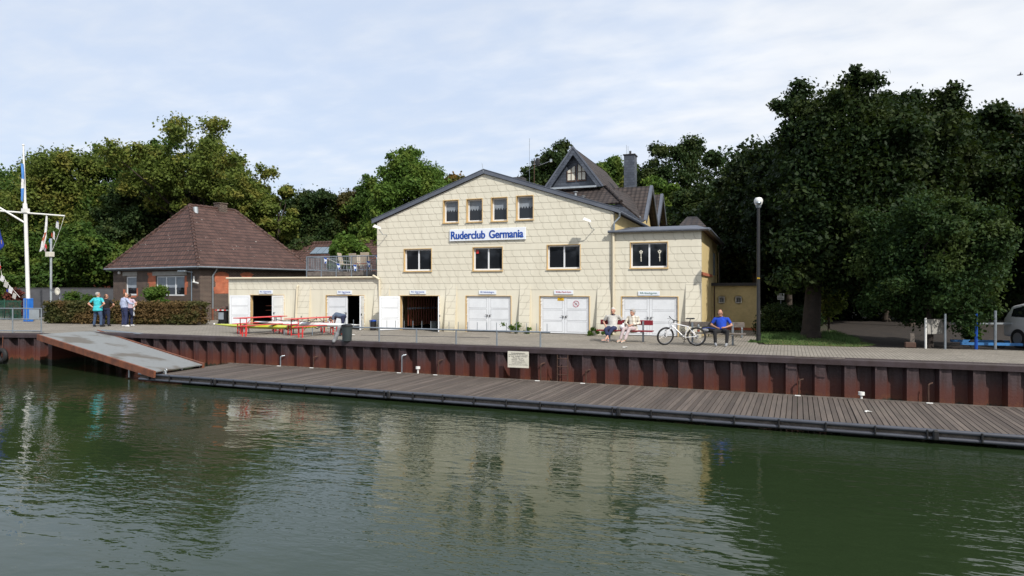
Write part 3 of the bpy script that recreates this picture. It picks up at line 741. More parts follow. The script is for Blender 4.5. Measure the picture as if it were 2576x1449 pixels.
# small notices on the white doors
yd = YF+.05
o = thing('warning_plate', 'small yellow notice on the white double door beside the red round sign', 'sign', (fx(1410), yd, 1.5))
MB().bx(fx(1402), fx(1417.5), yd-.012, yd-.004, fz(1410, 756.5), fz(1410, 748.5)).build('plate', M['yellowsign'], o)
for k, (s, f) in enumerate((('Bitte', .7), ('freihalten', .3))): text('lettering', s, M['inkdark'], o, fx(1404+(3 if k == 0 else 0)), fx(1415.5-(3 if k == 0 else 0)), fz(1410, 756.5)+(fz(1410, 748.5)-fz(1410, 756.5))*f, .045, yd-.013, .002)
o = thing('prohibition_sign', 'round red outlined prohibition sign on the white double door', 'sign', (fx(1448.5), yd, 1.4))
cx_, cz_ = fx(1448.5), fz(1448.5, 764.5); MB().torus((cx_, yd-.008, cz_), .135, .010, n=32, m=6).beam((cx_-.09, yd-.008, cz_+.09), (cx_+.09, yd-.008, cz_-.09), .008, .016).build('ring', M['redlet'], o)
MB().box((cx_, yd-.007, cz_), (.12, .006, .02)).box((cx_-.04, yd-.007, cz_), (.02, .006, .12)).box((cx_+.03, yd-.007, cz_+.02), (.015, .006, .08), ry=.5).build('symbol', M['groove'], o)

def walllamp(px, py, label):
    p = F(px, py, YF); o = thing('wall_lamp', label, 'lamp', (p.x, YF, p.z), group='floodlights on the boathouse gable')
    sx = -.35
    MB().path([(p.x+.02, YF, p.z-.30), (p.x-.02, YF-.35, p.z-.28), (p.x+sx*.3, YF-.55, p.z-.05)], .018, 6).build('arm', M['galvlight'], o)
    q = MB(); v = [(-.2, -.14, .0), (.2, -.1, 0), (.2, .1, 0), (-.2, .14, 0), (-.15, -.10, .13), (.15, -.07, .09), (.15, .07, .09), (-.15, .10, .13)]
    R_ = Matrix.Translation((p.x+sx*.5, YF-.62, p.z+.02)) @ Matrix.Rotation(rad(18), 4, 'Y') @ Matrix.Rotation(rad(20), 4, 'Z')
    q.add([R_ @ Vector(a) for a in v], [(0, 1, 2, 3), (4, 7, 6, 5), (0, 4, 5, 1), (1, 5, 6, 2), (2, 6, 7, 3), (3, 7, 4, 0)]); q.build('housing', M['whitemetal'], o)
    MB().add([R_ @ Vector((a, b, -.008)) for a, b in ((-.15, -.09), (.15, -.07), (.15, .07), (-.15, .09))], [(0, 1, 2, 3)]).build('glass', M['galv'], o)
walllamp(973, 577, 'white floodlight at the left end of the boathouse gable'); walllamp(1494, 560, 'white floodlight at the right end of the boathouse gable')

# ------------------------------------------------ annex on the right
an = thing('annex', 'square cream shingled annex with a flat dark roof right of the gable', 'building', (-4.3, YF, 0))
AX0, AX1, AZ = XR+.003, fx(1764), fz(1650, 580)
wall = MB().bx(AX0, AX1, YF, YF+.3, -.05, AZ).build('wall', M['shingle'], an)
aw = (fx(1584.8), fx(1680.9), fz(1632, 675), fz(1632, 608.5)); ad = (fx(1562.5), fx(1707))
cutwall(wall, [(aw[0], aw[1], YF-.2, YF+.5, aw[2], aw[3]), (ad[0], ad[1], YF-.2, YF+.5, -.2, DT)])
w_ = win(an, *aw, YF, 2, 'ochre', rec=.12)
for xx in (fx(1611), fx(1658)):
    f_ = MB(); zc = aw[3]-.42
    for k in range(5): f_.ell((xx+.05*math.sin(k*1.257), YF+.15, zc+.05*math.cos(k*1.257)), (.032, .004, .032), 8, 6)
    f_.beam((xx, YF+.15, zc-.06), (xx+.01, YF+.15, zc-.42), .006, .03); f_.ell((xx, YF+.15, zc-.25), (.03, .004, .03), 8, 6); f_.build('window_ornament', M['signgrey'], w_)
frame(an, ad[0], ad[1], DT, YF); mid = (ad[0]+ad[1])/2
leaf(an, ad[0]+.05, mid-ad[0]-.055, .03, DT-.035, YF+.10, 0, 1); leaf(an, ad[1]-.05, ad[1]-mid-.055, .03, DT-.035, YF+.10, 0, -1)
buttress(an, fx(1725), AX1, 2.3, .3)
m = MB(); m.bx(AX1-.25, AX1, YF+.3, 39.6, -.05, AZ-.02); MB().bx(AX0, AX1-.25, 39.3, 39.6, -.05, AZ-.02).build('rear_wall', M['yellow'], an)
sw = m.build('side_wall', M['yellow'], an)
cutwall(sw, [(AX1-.4, AX1+.2, 36.5, 38.2, 2.75, 3.95)])
MB().bx(AX1-.12, AX1-.06, 36.5, 38.2, 2.75, 3.95).bx(AX1-.06, AX1-.02, 36.5, 36.6, 2.75, 3.95).bx(AX1-.06, AX1-.02, 37.3, 37.38, 2.75, 3.95).bx(AX1-.06, AX1-.02, 38.1, 38.2, 2.75, 3.95).build('window', M['steelblue'], an)
MB().bx(AX1+.002, AX1+.07, YF+.1, 35.2, fz(1768, 692), fz(1768, 688)).bx(AX1+.002, AX1+.045, YF+.1, 35.2, fz(1768, 688), fz(1768, 684)).build('moulding', M['orangebrick'], an)
ov = .26
rf = MB(); rf.slab([(AX0-.1, YF-.32, AZ+.03), (AX1+.3, YF-.32, AZ+.03), (AX1+.3, 39.9, AZ+.20), (AX1-1.2, 34, AZ+.55), (AX0-.1, 34, AZ+.55)], .1) if False else None
rf = MB(); rf.slab([(AX0-.12, YF-.15, AZ+.03), (AX1+.28, YF-.15, AZ+.03), (AX1-.5, 33, AZ+.5), (AX0-.12, 33, AZ+.5)], .08)
rf.slab([(AX1+.28, YF-.3, AZ+.03), (AX1+.28, 39.9, AZ+.03), (AX1-.5, 39.2, AZ+.5), (AX1-.5, 33, AZ+.5)], .08); rf.slab([(AX0-.12, 33, AZ+.5), (AX1-.5, 33, AZ+.5), (AX1-.5, 39.2, AZ+.5), (AX0-.12, 39.2, AZ+.5)], .08)
ro = rf.build('roof', M['zinc'], an)
MB().bx(AX1-.02, AX1+.25, YF-.26, 39.8, AZ-.03, AZ-.005).bx(AX0, AX1-.02, YF-.13, YF-.01, AZ-.03, AZ-.005).build('soffit', M['brownwood'], an)
gt = MB().tube((AX0-.2, YF-.20, AZ-.01), (AX1+.34, YF-.20, AZ-.01), .062, 10).tube((AX1+.34, YF-.20, AZ-.01), (AX1+.34, 39.9, AZ-.01), .062, 10)
for k in range(6): gt.box((AX0+.35+k*.66, YF-.265, AZ-.03), (.03, .03, .05))
gt.build('gutter', M['zinc'], ro, smooth=2)
h_ = MB(); a_, b_ = F(1703, 567, 33.5), F(1777, 567, 33.5); c_, d_ = F(1729, 545, 35), F(1753, 545, 35); zb = a_.z-.1
h_.slab([(a_.x, 33.5, zb), (b_.x, 33.5, zb), (d_.x, 35, c_.z), (c_.x, 35, c_.z)], .06); h_.slab([(b_.x, 33.5, zb), (b_.x, 37, zb), (d_.x, 35.6, c_.z), (d_.x, 35, c_.z)], .06); h_.slab([(a_.x, 33.5, zb), (a_.x, 37, zb), (c_.x, 35.6, c_.z), (c_.x, 35, c_.z)], .06)
h_.slab([(a_.x, 37, zb), (b_.x, 37, zb), (d_.x, 35.6, c_.z), (c_.x, 35.6, c_.z)], .06)
h_.build('roof_lantern', M['darktile'], an)
MB().path([(AX1+.34, 39.8, AZ-.05), (AX1+.1, 39.75, AZ-.5), (AX1+.1, 39.75, 2.2)], .05).build('downpipe', M['black'], an)

# ------------------------------------------------ little yellow outbuilding with round windows
sh = thing('outbuilding', 'low yellow rendered outbuilding with two round barred windows', 'building', (-1.3, 35.2, 0))
SX0, SX1, SY = AX1+.003, F(1904, 760, 35.2).x, 35.2; SZ = F(1850, 719, SY).z
wall = MB().bx(SX0, SX1, SY, SY+2.6, -.05, SZ).build('wall', M['shedwall'], sh)
for px in (1815.4, 1857.8):
    p = F(px, 754.3, SY); n = 28; r_ = .225; c = MB()
    c.prism([(p.x+r_*math.cos(k*6.2832/n), p.z+r_*math.sin(k*6.2832/n)) for k in range(n)], SY-.2, SY+.16); cc = c.build('cutter', M['shedwall'])
    mo = wall.modifiers.new('b', 'BOOLEAN'); mo.operation = 'DIFFERENCE'; mo.solver = 'EXACT'; mo.object = cc
    dg = bpy.context.evaluated_depsgraph_get(); me = bpy.data.meshes.new_from_object(wall.evaluated_get(dg)); wall.modifiers.clear(); wall.data = me; bpy.data.objects.remove(cc)
    ww = MB().bx(p.x-.14, p.x-.11, SY+.05, SY+.12, p.z-.16, p.z+.16).bx(p.x+.11, p.x+.14, SY+.05, SY+.12, p.z-.16, p.z+.16).bx(p.x-.11, p.x+.11, SY+.05, SY+.12, p.z+.12, p.z+.16).bx(p.x-.11, p.x+.11, SY+.05, SY+.12, p.z-.16, p.z-.12).build('window', M['whitemetal'], sh)
    MB().bx(p.x-.11, p.x+.11, SY+.08, SY+.1, p.z-.12, p.z+.12).build('pane', M['glass'], ww)
    b_ = MB()
    for q in (-.07, .0, .07): b_.tube((p.x+q, SY+.02, p.z-.19), (p.x+q, SY+.02, p.z+.19), .006, 6)
    b_.tube((p.x-.16, SY+.02, p.z-.13), (p.x+.16, SY+.02, p.z-.13), .006, 6).build('window_bars', M['whitemetal'], ww)
MB().bx(SX0-.05, SX1+.14, SY-.16, SY+2.75, SZ+.003, SZ+.07).bx(SX0-.05, SX1+.10, SY-.11, SY+2.7, SZ+.072, SZ+.15).build('roof', M['darkconcrete'], sh)
MB().bx(SX0+.3, SX1+.02, SY-.03, SY-.002, -.02, .13).bx(SX1+.002, SX1+.03, SY-.03, SY+2.6, -.02, .13).build('plinth', M['orangebrick'], sh)
downpipe(sh, [(SX0+.15, SY-.06, SZ-.02), (SX0+.15, SY-.06, .02)], .03, 'brownwood')

# ------------------------------------------------ low hall on the left with roof terrace
hall = thing('low_boat_hall', 'long low cream hall with open white doors left of the gable', 'building', (-23, YF, 0))
HX0, HX1, HZ = fx(575), XL-.003, fz(760, 700)
wall = MB().bx(HX0, HX1, YF, YF+.25, -.05, HZ).build('wall', M['shingle'], hall)
hd = [(fx(628.4), fx(715)), (fx(819.5), fx(917))]
cutwall(wall, [(a, b, YF-.2, YF+.5, -.2, DT) for a, b in hd])
m = MB(); m.bx(HX0, HX0+.25, YF+.25, 37.5, -.05, HZ); MB().bx(HX0+.25, HX1, 37.25, 37.5, -.05, HZ).build('rear_wall', M['cream'], hall); m.build('side_wall', M['cream'], hall)
ro = MB().bx(HX0-.05, HX1, YF-.03, 37.6, HZ+.003, HZ+.07).build('roof', M['zinc'], hall)
MB().tube((HX0-.06, YF-.09, HZ+.02), (HX1, YF-.09, HZ+.02), .055, 10).build('gutter', M['cream'], ro, smooth=2)
for a, b in hd: frame(hall, a, b, DT, YF); shade_lining(hall, a-.8, b+.8, YF+.26, 4, 2.1)
a, b = hd[0]; hw = (b-a)/2
leaf(hall, a+.05, hw, .03, DT-.03, YF-.04, 163, 1, 'white door leaf swung wide open'); leaf(hall, b-.05, hw*.97, .03, DT-.03, YF-.04, 100, -1, 'white door leaf standing half open')
a, b = hd[1]; hw = (b-a)/2
leaf(hall, a+.05, hw*1.05, .03, DT-.03, YF+.1, 0, 1, 'closed white door leaf'); leaf(hall, b-.05, hw*.97, .03, DT-.03, YF-.04, 114, -1, 'open door leaf seen edge on')
buttress(hall, fx(752), fx(781), 2.25, .24)
downpipe(hall, [(fx(751), YF-.04, 2.22), (fx(751), YF-.12, 2.12), (fx(750), YF-.22, .1)], .05, 'cream')
p = YF+.9
MB().beam((hd[0][0]+.3, p, 1.1), (hd[0][1]+.1, p+1, 1.15), .02, .03).beam((hd[0][0]+.3, p, .85), (hd[0][1]+.1, p+1, .85), .02, .03).build('boat_rack', M['orangewood'], hall)

# terrace on the hall roof
TY = 30.9
tr = thing('roof_terrace', 'raised timber roof terrace with grey steel railing above the low hall', 'terrace', (-21, TY, HZ))
tx0, tx1 = F(771, 660, TY).x, XL-.01; tzr, tzb, tzf = F(860, 645, TY).z, F(860, 682, TY).z, F(860, 693.5, TY).z
MB().bx(tx0, tx1, TY-.02, TY+.05, tzf, tzb-.02).build('edge_board', M['oldwood'], tr)
MB().bx(tx0, tx1, TY+.052, 37.4, tzb-.14, tzb-.03).build('deck', M['oldwood'], tr)
MB().tube((tx0, TY, tzr), (tx1, TY, tzr), .028, 8).build('top_rail', M['galv'], tr); MB().tube((tx0, TY, tzb+.06), (tx1, TY, tzb+.06), .018, 8).build('bottom_rail', M['galv'], tr)
np_ = 6; ps = [tx0+.02+(tx1-tx0)*k/5.6 for k in range(np_)]
for q in ps:
    MB().bx(q-.025, q+.025, TY-.03, TY+.03, HZ+.07, tzr).build('post', M['galv'], tr)
for q, q2 in zip(ps, ps[1:]+[tx1]):
    b_ = MB(); n = int((q2-q)/.105)
    for k in range(1, n): b_.tube((q+(q2-q)*k/n, TY, tzb+.06), (q+(q2-q)*k/n, TY, tzr), .010, 5)
    b_.build('railing_bars', M['galv'], tr)
b_ = MB()
for k in range(30): b_.tube((tx0, TY+.1+k*.11, tzb+.06), (tx0, TY+.1+k*.11, tzr), .010, 5)
b_.tube((tx0, TY, tzr), (tx0, TY+3.4, tzr), .028, 8).tube((tx0, TY, tzb+.06), (tx0, TY+3.4, tzb+.06), .018, 8).build('side_railing', M['galv'], tr)
bn = thing('bunting', 'string of five blue and white pennants hanging on the terrace railing', 'bunting', (-20, TY-.06, tzr))
bp = [(819, 648), (851, 663), (893, 666), (927, 657), (949, 642.5)]
pts = [F(x, y, TY-.06) for x, y in bp]; MB().path(pts, .006, 4).build('string', M['whitemetal'], bn)
for k, p in enumerate(pts):
    p = p+Vector((0, 0, 0)); tl = random.uniform(-.06, .06); f_ = MB(); q = [(p.x-.10, p.z+.01), (p.x+.10, p.z-.02), (p.x+.08+tl, p.z-.30), (p.x+.01+tl, p.z-.34), (p.x-.05+tl, p.z-.30)]
    f_.prism(q, TY-.075, TY-.067); f_.mi = 1
    f_.prism([(q[0][0], q[0][1]+.004), (q[1][0], q[1][1]+.004), (q[1][0]-.02, q[1][1]-.10), (q[0][0]+.03, q[0][1]-.07)], TY-.079, TY-.076); f_.prism([(q[3][0]-.03, q[3][1]+.02), (q[3][0]+.03, q[3][1]+.01), (q[2][0], q[2][1]+.09), (q[4][0]+.01, q[4][1]+.08)], TY-.079, TY-.076)
    f_.build('pennant', [M['signwhite'], M['bluelet']], bn)
def chair(x, y, z, rz, label):
    t = thing('garden_chair', label, 'chair', (0, 0, 0), 0, 'beige chairs on the roof terrace')
    MB().box((0, 0, .42), (.48, .46, .03)).build('seat', M['beige'], t); MB().box((0, .27, .75), (.48, .03, .66), rx=-.25).build('backrest', M['beige'], t)
    for sx in (-1, 1):
        MB().path([(sx*.25, -.25, 0), (sx*.25, -.2, .62), (sx*.25, .28, .64)], .014).build('armrest_frame', M['galvlight'], t); MB().tube((sx*.25, .3, 0), (sx*.25, .12, .45), .014, 6).build('leg', M['galvlight'], t)
    t.location = (x, y, z); t.rotation_euler.z = rz; return t
dz_ = tzb-.03
c0 = chair(F(868, 660, 32).x, 32.0, dz_, rad(100), 'beige folding chair nearest the middle of the terrace, seen from the side')
for px, yy, rz, lb in ((895, 32.9, 180, 'beige garden chair behind the second and third pennants'), (921, 32.2, 200, 'beige garden chair behind the fourth pennant'), (904, 34, 20, 'beige garden chair farthest back on the terrace')):
    dup(c0, (F(px, 660, yy).x, yy, dz_), rad(rz), lb)
t = thing('beer_table', 'orange topped folding table at the right end of the roof terrace', 'table', (F(936, 660, 32.5).x, 32.5, dz_))
q = t.location; MB().bx(q.x-.5, q.x+.5, q.y-.25, q.y+.25, q.z+.74, q.z+.77).build('table_top', M['orangewood'], t)
for sx in (-1, 1): MB().path([(q.x+sx*.4, q.y-.2, q.z), (q.x+sx*.4, q.y-.2, q.z+.74), (q.x+sx*.4, q.y+.2, q.z+.74), (q.x+sx*.4, q.y+.2, q.z)], .014).build('leg', M['bluelet'] if 0 else M['greenlet'], t)
t = thing('beer_bench', 'orange topped folding bench beside the table on the roof terrace', 'bench', (q.x, 31.6, dz_))
MB().bx(q.x-.5, q.x+.5, 31.5, 31.75, dz_+.44, dz_+.47).build('seat', M['orangewood'], t)
for sx in (-1, 1): MB().path([(q.x+sx*.4, 31.53, dz_), (q.x+sx*.4, 31.53, dz_+.44), (q.x+sx*.4, 31.72, dz_+.44), (q.x+sx*.4, 31.72, dz_)], .012).build('leg', M['greenlet'], t)
# ------------------------------------------------ villa with slate gables behind the boathouse
V0 = 38.5
vi = thing('villa', 'old villa with dark tiled roofs and slate clad gables behind the boathouse', 'building', (-10, 40, 0))
ap = F(1445.4, 372.9, V0); gl = F(1375.4, 474.4, V0); gr_ = F(1520.8, 466.7, V0)
halfw = (gr_.x-gl.x)/2; axx = ap.x; zb_ = (gl.z+gr_.z)/2
yE = 50.0
MB().bx(-17, -7.2, V0+.3, 52, 0, 6.6).build('wall', M['yellow'], vi)
rf = MB(); rf.slab([(axx, V0-.35, ap.z), (axx+halfw, V0-.35, zb_), (axx+halfw, yE-2, zb_), (axx, yE-3.4, ap.z)], .1); rf.slab([(axx, V0-.35, ap.z), (axx-halfw, V0-.35, zb_), (axx-halfw, yE-2, zb_), (axx, yE-3.4, ap.z)], .1)
mr = rf.build('roof', M['darktile'], vi)
# gable triangle set back below the bargeboards, with two windows
gy = V0+.05; h = ap.z-zb_
MB().prism([(axx-halfw+.1, zb_), (axx+halfw-.1, zb_), (axx, ap.z-.15)], gy, gy+.2).build('gable_wall', M['slate'], vi)
bg = MB(); tw = .36
for s_ in (-1, 1):
    x1 = axx+s_*(halfw+.05); bg.prism([(axx, ap.z+.02), (x1, zb_-.10), (x1-s_*tw, zb_-.10), (axx, ap.z-tw*h/halfw+.02)], V0-.37, V0-.30)
bo = bg.build('bargeboard', M['slate'], mr)
bg = MB()
for s_ in (-1, 1): x1 = axx+s_*(halfw+.08); bg.prism([(axx, ap.z+.10), (x1, zb_-.06), (x1-s_*.09, zb_-.10), (axx, ap.z-.06)], V0-.40, V0-.374)
bg.build('edge_trim', M['zinc'], mr)
for (xa, xb, yt, yb, sl_) in ((1428, 1446.5, 417, 454, -1), (1454, 1472.5, 412, 452, 1)):
    p, q = F(xa, yb, gy-.02), F(xb, yt, gy-.02)
    z0, z1 = p.z, q.z; top_ = [(p.x, z1-.28), (q.x, z1)] if sl_ < 0 else [(p.x, z1), (q.x, z1-.30)]
    w_ = MB().prism([(p.x, z0), (q.x, z0), top_[1], top_[0]], gy-.03, gy-.002).build('window', M['signgrey'], vi)
    b_ = MB(); mx_ = (p.x+q.x)/2; b_.bx(mx_-.02, mx_+.02, gy-.05, gy-.032, z0, z1-.12); b_.bx(p.x, q.x, gy-.05, gy-.032, (z0+z1)/2-.02, (z0+z1)/2+.02); b_.bx(p.x-.05, p.x, gy-.05, gy-.01, z0-.04, top_[0][1]); b_.bx(q.x, q.x+.05, gy-.05, gy-.01, z0-.04, top_[1][1]); b_.bx(p.x-.05, q.x+.05, gy-.06, gy-.01, z0-.09, z0-.04)
    b_.build('frame', M['brownwood'], w_)
MB().bx(axx-halfw+.35, axx+halfw-.35, V0-.42, V0-.05, zb_-.12, zb_-.02).build('flashing', M['galvlight'], vi)
# lower front roof
e0 = 36.6; ze = F(1375, 517, e0).z; hz = F(1563, 516, e0)
rl = MB(); rl.slab([(-18.5, e0, ze), (hz.x, e0, ze), (gr_.x+.08, V0+.1, zb_-.08), (gl.x-.2, V0+.1, zb_-.08), (-18.5, V0+.1, zb_-.08)], .1)
rl.slab([(hz.x, e0, ze), (F(1610, 545, e0+.6).x, e0+.6, F(1610, 548, e0+.6).z), (gr_.x+1.1, V0+3.4, zb_-.2), (gr_.x+.08, V0+.1, zb_-.08)], .1)
rl.build('lower_roof', M['darktile'], vi)
MB().path([(gr_.x+.08, V0+.05, zb_-.02), (hz.x, e0, ze+.05)], .09, 8).build('hip_tiles', M['darktile'], vi)
p_ = [(-18, ze-.1), (hz.x-.05, ze-.1), (F(1609, 552, e0+.1).x, F(1609, 552, e0+.1).z), (-18, 5)]
MB().prism(p_, e0+.15, e0+.3).build('slate_cladding', M['slate'], vi)
# two cross gables facing right
def cross(px, py, yr, ph, zbase, xl, lab):
    r_ = F(px, py, yr); x1 = r_.x; zt = r_.z; rf = MB()
    rf.slab([(xl, yr, zt), (x1, yr, zt), (x1, yr-ph, zbase), (xl+.9, yr-ph, zbase)], .1); rf.slab([(xl, yr, zt), (x1, yr, zt), (x1, yr+ph, zbase), (xl, yr+ph, zbase)], .1)
    o = rf.build('cross_roof', M['darktile'], vi)
    MB().add([(x1-.35, yr-ph+.3, zbase), (x1-.35, yr+ph-.3, zbase), (x1-.35, yr, zt-.2), (x1-.55, yr-ph+.3, zbase), (x1-.55, yr+ph-.3, zbase), (x1-.55, yr, zt-.2)], [(0, 1, 2), (3, 5, 4), (0, 2, 5, 3), (1, 4, 5, 2), (0, 3, 4, 1)]).build('gable_wall', M['yellow'], vi)
    MB().bx(xl, x1-.35, yr-ph+.3, yr+ph-.3, 0, zbase).build('wing_wall', M['yellow'], vi)
    b_ = MB(); b_.beam((x1, yr-ph-.05, zbase-.05), (x1, yr, zt+.03), .17, .05); b_.beam((x1, yr+ph+.05, zbase-.05), (x1, yr, zt+.03), .17, .05)
    b_.beam((x1+.09, yr-ph-.05, zbase-.17), (x1+.09, yr, zt-.09), .03, .24); b_.beam((x1+.09, yr+ph+.05, zbase-.17), (x1+.09, yr, zt-.09), .03, .24); b_.build('bargeboard', M['zinc'], o)
    MB().beam((xl+.9, yr-ph-.08, zbase-.08), (x1-.05, yr-ph-.08, zbase-.08), .16, .14).build('gutter', M['zinc'], o)
yr = 41.3; zt1 = F(1638.5, 466.7, yr).z; zb1 = F(1625, 552, yr-2.3).z
cross(1638.5, 468, yr, 2.3, zb1, -8.8, '')
cross(1665, 489, 46.0, 2.1, zb1+.1, -8.8, '')
MB().path([(F(1543, 481, yr-.1).x, yr-.1, F(1543, 481, yr-.1).z), (F(1611, 549, yr-2.4).x, yr-2.4, F(1611, 549, yr-2.4).z)], .07, 6).build('valley_flashing', M['galv'], vi)
# chimney
cy_ = 42.0; a_, b_ = F(1569.5, 391, cy_), F(1596, 391, cy_)
ch = MB().bx(a_.x, b_.x, cy_, cy_+.85, 6.5, a_.z).build('chimney', M['slate'], vi)
MB().bx(a_.x-.05, b_.x+.05, cy_-.05, cy_+.9, a_.z+.003, a_.z+.07).build('chimney_cap', M['black'], ch)
for px, t_, r_ in ((1576, 365, .012), (1580, 368, .012), (1585.5, 380, .07)): q = F(px, t_, cy_+.4); MB().tube((q.x, cy_+.4, a_.z+.07), (q.x, cy_+.4, q.z), r_, 8).build('chimney_pipe', M['black'] if r_ > .05 else M['galv'], ch)
p = F(1546, 432, 40.5)
# antenna mast
o = thing('antenna_mast', 'thin roof antenna mast with crossbars in front of the trees', 'antenna', (F(1344, 440, 40).x, 40, 7))
q0, q1 = F(1344, 470, 40), F(1344, 398, 40); MB().tube(q0, q1, .03, 6).build('mast', M['rustdark'], o)
MB().tube(F(1332, 460, 40), F(1332, 348, 40), .012, 5).build('whip_antenna', M['galv'], o)
MB().tube(F(1324, 432, 40), F(1362, 410, 40), .012, 5).tube(F(1331, 412, 40), F(1360, 399, 40), .012, 5).build('crossbar', M['galv'], o)
MB().ell(F(1352, 408, 40), (.16, .05, .28), 10, 6).build('dish', M['black'], o)
MB().tube(F(1352, 418, 40), F(1385, 405, 40), .012, 5).box(F(1386, 404, 40), (.12, .1, .18)).build('camera_arm', M['galvlight'], o)

# ------------------------------------------------ brown brick house on the left
HA = rad(-10); Cw = G(503, 806.5); Cw.z = 0
hc, hs = math.cos(HA), math.sin(HA)
def tol(wx, wy): dx_, dy_ = wx-Cw.x, wy-Cw.y; return dx_*hc+dy_*hs, -dx_*hs+dy_*hc
def HL(px, py, face, off=0.0):
    w = dirw(px); ox, oy = tol(0, 0); lx, ly = w[0]*hc+w[1]*hs, -w[0]*hs+w[1]*hc
    t = (off-oy)/ly if face == 'f' else (off-ox)/lx
    return (ox+lx*t if face == 'f' else oy+ly*t), E+(YH-py)/FPX*t
hs_ = thing('brick_house', 'dark brick house with large brown hipped tile roof', 'house', (0, 0, 0))
xL = HL(285, 740, 'f')[0]; yR = 9.0; eZ = HL(497, 671, 'f')[1]; eo = .38
wf = MB().bx(xL, 0, 0, .3, -.1, eZ).build('wall', M['brick'], hs_)
def rectf(x0, x1, yt, yb): a = HL(x0, (yt+yb)/2, 'f'); b = HL(x1, (yt+yb)/2, 'f'); return a[0], b[0], HL((x0+x1)/2, yb, 'f')[1], HL((x0+x1)/2, yt, 'f')[1]
w1, w2 = rectf(316, 343.5, 695.5, 743), rectf(392, 464, 694.5, 744)
cutwall(wf, [(w[0], w[1], -.2, .5, w[2], w[3]) for w in (w1, w2)])
win(hs_, *w1, 0, 1, None, curtain=.62, rec=.08, fr=.09); win(hs_, *w2, 0, 3, None, curtain=.6, rec=.08, fr=.075)
MB().bx(-.3, 0, .3, yR, -.1, eZ).bx(xL, xL+.3, .3, yR, -.1, eZ).bx(xL+.3, -.3, yR-.3, yR, -.1, eZ).build('side_wall', M['brick'], hs_)
for r_ in (rectf(309, 345.5, 684, 694), rectf(384, 470, 682.6, 693)): MB().bx(r_[0], r_[1], -.025, -.002, r_[2], r_[3]).build('lintel', M['concrete'], hs_)
for grp in (((371, 392, 686, 692), (374, 391.5, 692.3, 700), (372, 391.5, 700.3, 712), (375, 391.5, 712.3, 742)), ((464.6, 470, 694, 708), (464.6, 473, 708.3, 722), (464.6, 470, 722.3, 741)), ((310, 315.5, 728, 745),), ((344, 347, 725, 745),), ((316, 343, 744, 748),)):
    pm = MB()
    for g_ in grp: r_ = rectf(*g_); pm.bx(r_[0], r_[1], -.006, .02, r_[2]-.004, r_[3]+.004)
    pm.build('brick_infill', M['orangebrick'], hs_)
def rects(x0, x1, yt, yb): a = HL(x0, (yt+yb)/2, 's'); b = HL(x1, (yt+yb)/2, 's'); return a[0], b[0], HL((x0+x1)/2, yb, 's')[1], HL((x0+x1)/2, yt, 's')[1]
def arched(x0, x1, yt, yb, steps):
    y0, y1, z0, z1 = rects(x0, x1, yt, yb); m = MB(); n = 10; w_ = y1-y0; sag = .16
    pts = [(y0+w_*k/n, z1-sag*(2*k/n-1)**2) for k in range(n+1)]
    if steps == 1: poly = [(y0-.02, z0), (y1, z0)]+[(y1, z0+.4*(z1-z0))]+pts[::-1]+[(y0, z1-.62), (y0+.07, z1-.7), (y0+.07, z0+.45), (y0-.12, z0+.42), (y0-.12, z0+.2), (y0-.02, z0+.15)]
    else: poly = [(y0+.22, z0), (y1-.22, z0)]+pts[::-1]
    k = len(poly); m.add([(.006, a, b) for a, b in poly]+[(-.05, a, b) for a, b in poly], [tuple(range(k)), tuple(range(2*k-1, k-1, -1))]+[((i+1) % k, i, k+i, k+(i+1) % k) for i in range(k)])
    m.build('brick_infill', M['orangebrick'], hs_)
arched(540, 575.5, 683.5, 738.5, 1); arched(603, 638, 684.5, 698, 2)
# hipped roof
ridge_a = HL(477, 515.5, 'f', 4.6); hw_ = (-xL)/2
xm = xL/2
def zr_at(px, py, yl):   # height where the ray meets the vertical plane x=xm is found from its y
    return HL(px, py, 'f', yl)
# intersect rays with vertical plane x = xm to find ridge ends
def onx(px, py):
    w = dirw(px); ox, oy = tol(0, 0); lx, ly = w[0]*hc+w[1]*hs, -w[0]*hs+w[1]*hc; t = (xm-ox)/lx; return oy+ly*t, E+(YH-py)/FPX*t
ya, za = onx(477, 515); yb_, zb2 = onx(590.5, 530); zR = (za+zb2)/2; print('house ridge', ya, za, yb_, zb2, 'xL', xL, 'eZ', eZ)
yR2 = yR
e_ = [(xL-eo, -eo, eZ-.02), (eo, -eo, eZ-.02), (eo, yR2+eo, eZ-.02), (xL-eo, yR2+eo, eZ-.02)]; Ra, Rb = (xm, ya, zR), (xm, yb_, zR)
rf = MB(); rf.slab([e_[0], e_[1], Ra], .09); rf.slab([e_[1], e_[2], Rb, Ra], .09); rf.slab([e_[2], e_[3], Rb], .09); rf.slab([e_[3], e_[0], Ra, Rb], .09)
ro = rf.build('roof', M['redtile'], hs_)
rc = MB()
for a, b in ((e_[0], Ra), (e_[1], Ra), (e_[2], Rb), (Ra, Rb)):
    a, b = Vector(a), Vector(b); n = max(6, int((b-a).length/.38))
    for k in range(n): p, q = a.lerp(b, k/n), a.lerp(b, (k+1.12)/n); p.z += .02; q.z += .0; rc.tube(p, q, .115, 8, .085)
rc.build('ridge_tiles', M['redtile'], ro, smooth=2)
MB().path([(xL-eo, -eo-.05, eZ-.03), (eo+.05, -eo-.05, eZ-.03), (eo+.05, yR2+eo, eZ-.03)], .06, 10).build('gutter', M['galv'], ro, smooth=2)
MB().bx(xL-eo+.02, eo-.02, -eo+.02, -.002, eZ-.16, eZ-.115).bx(.002, eo-.02, 0, yR+.3, eZ-.16, eZ-.115).build('soffit', M['black'], hs_)
cyl_ = onx(555, 520); cz = onx(555, 513.5)[1]
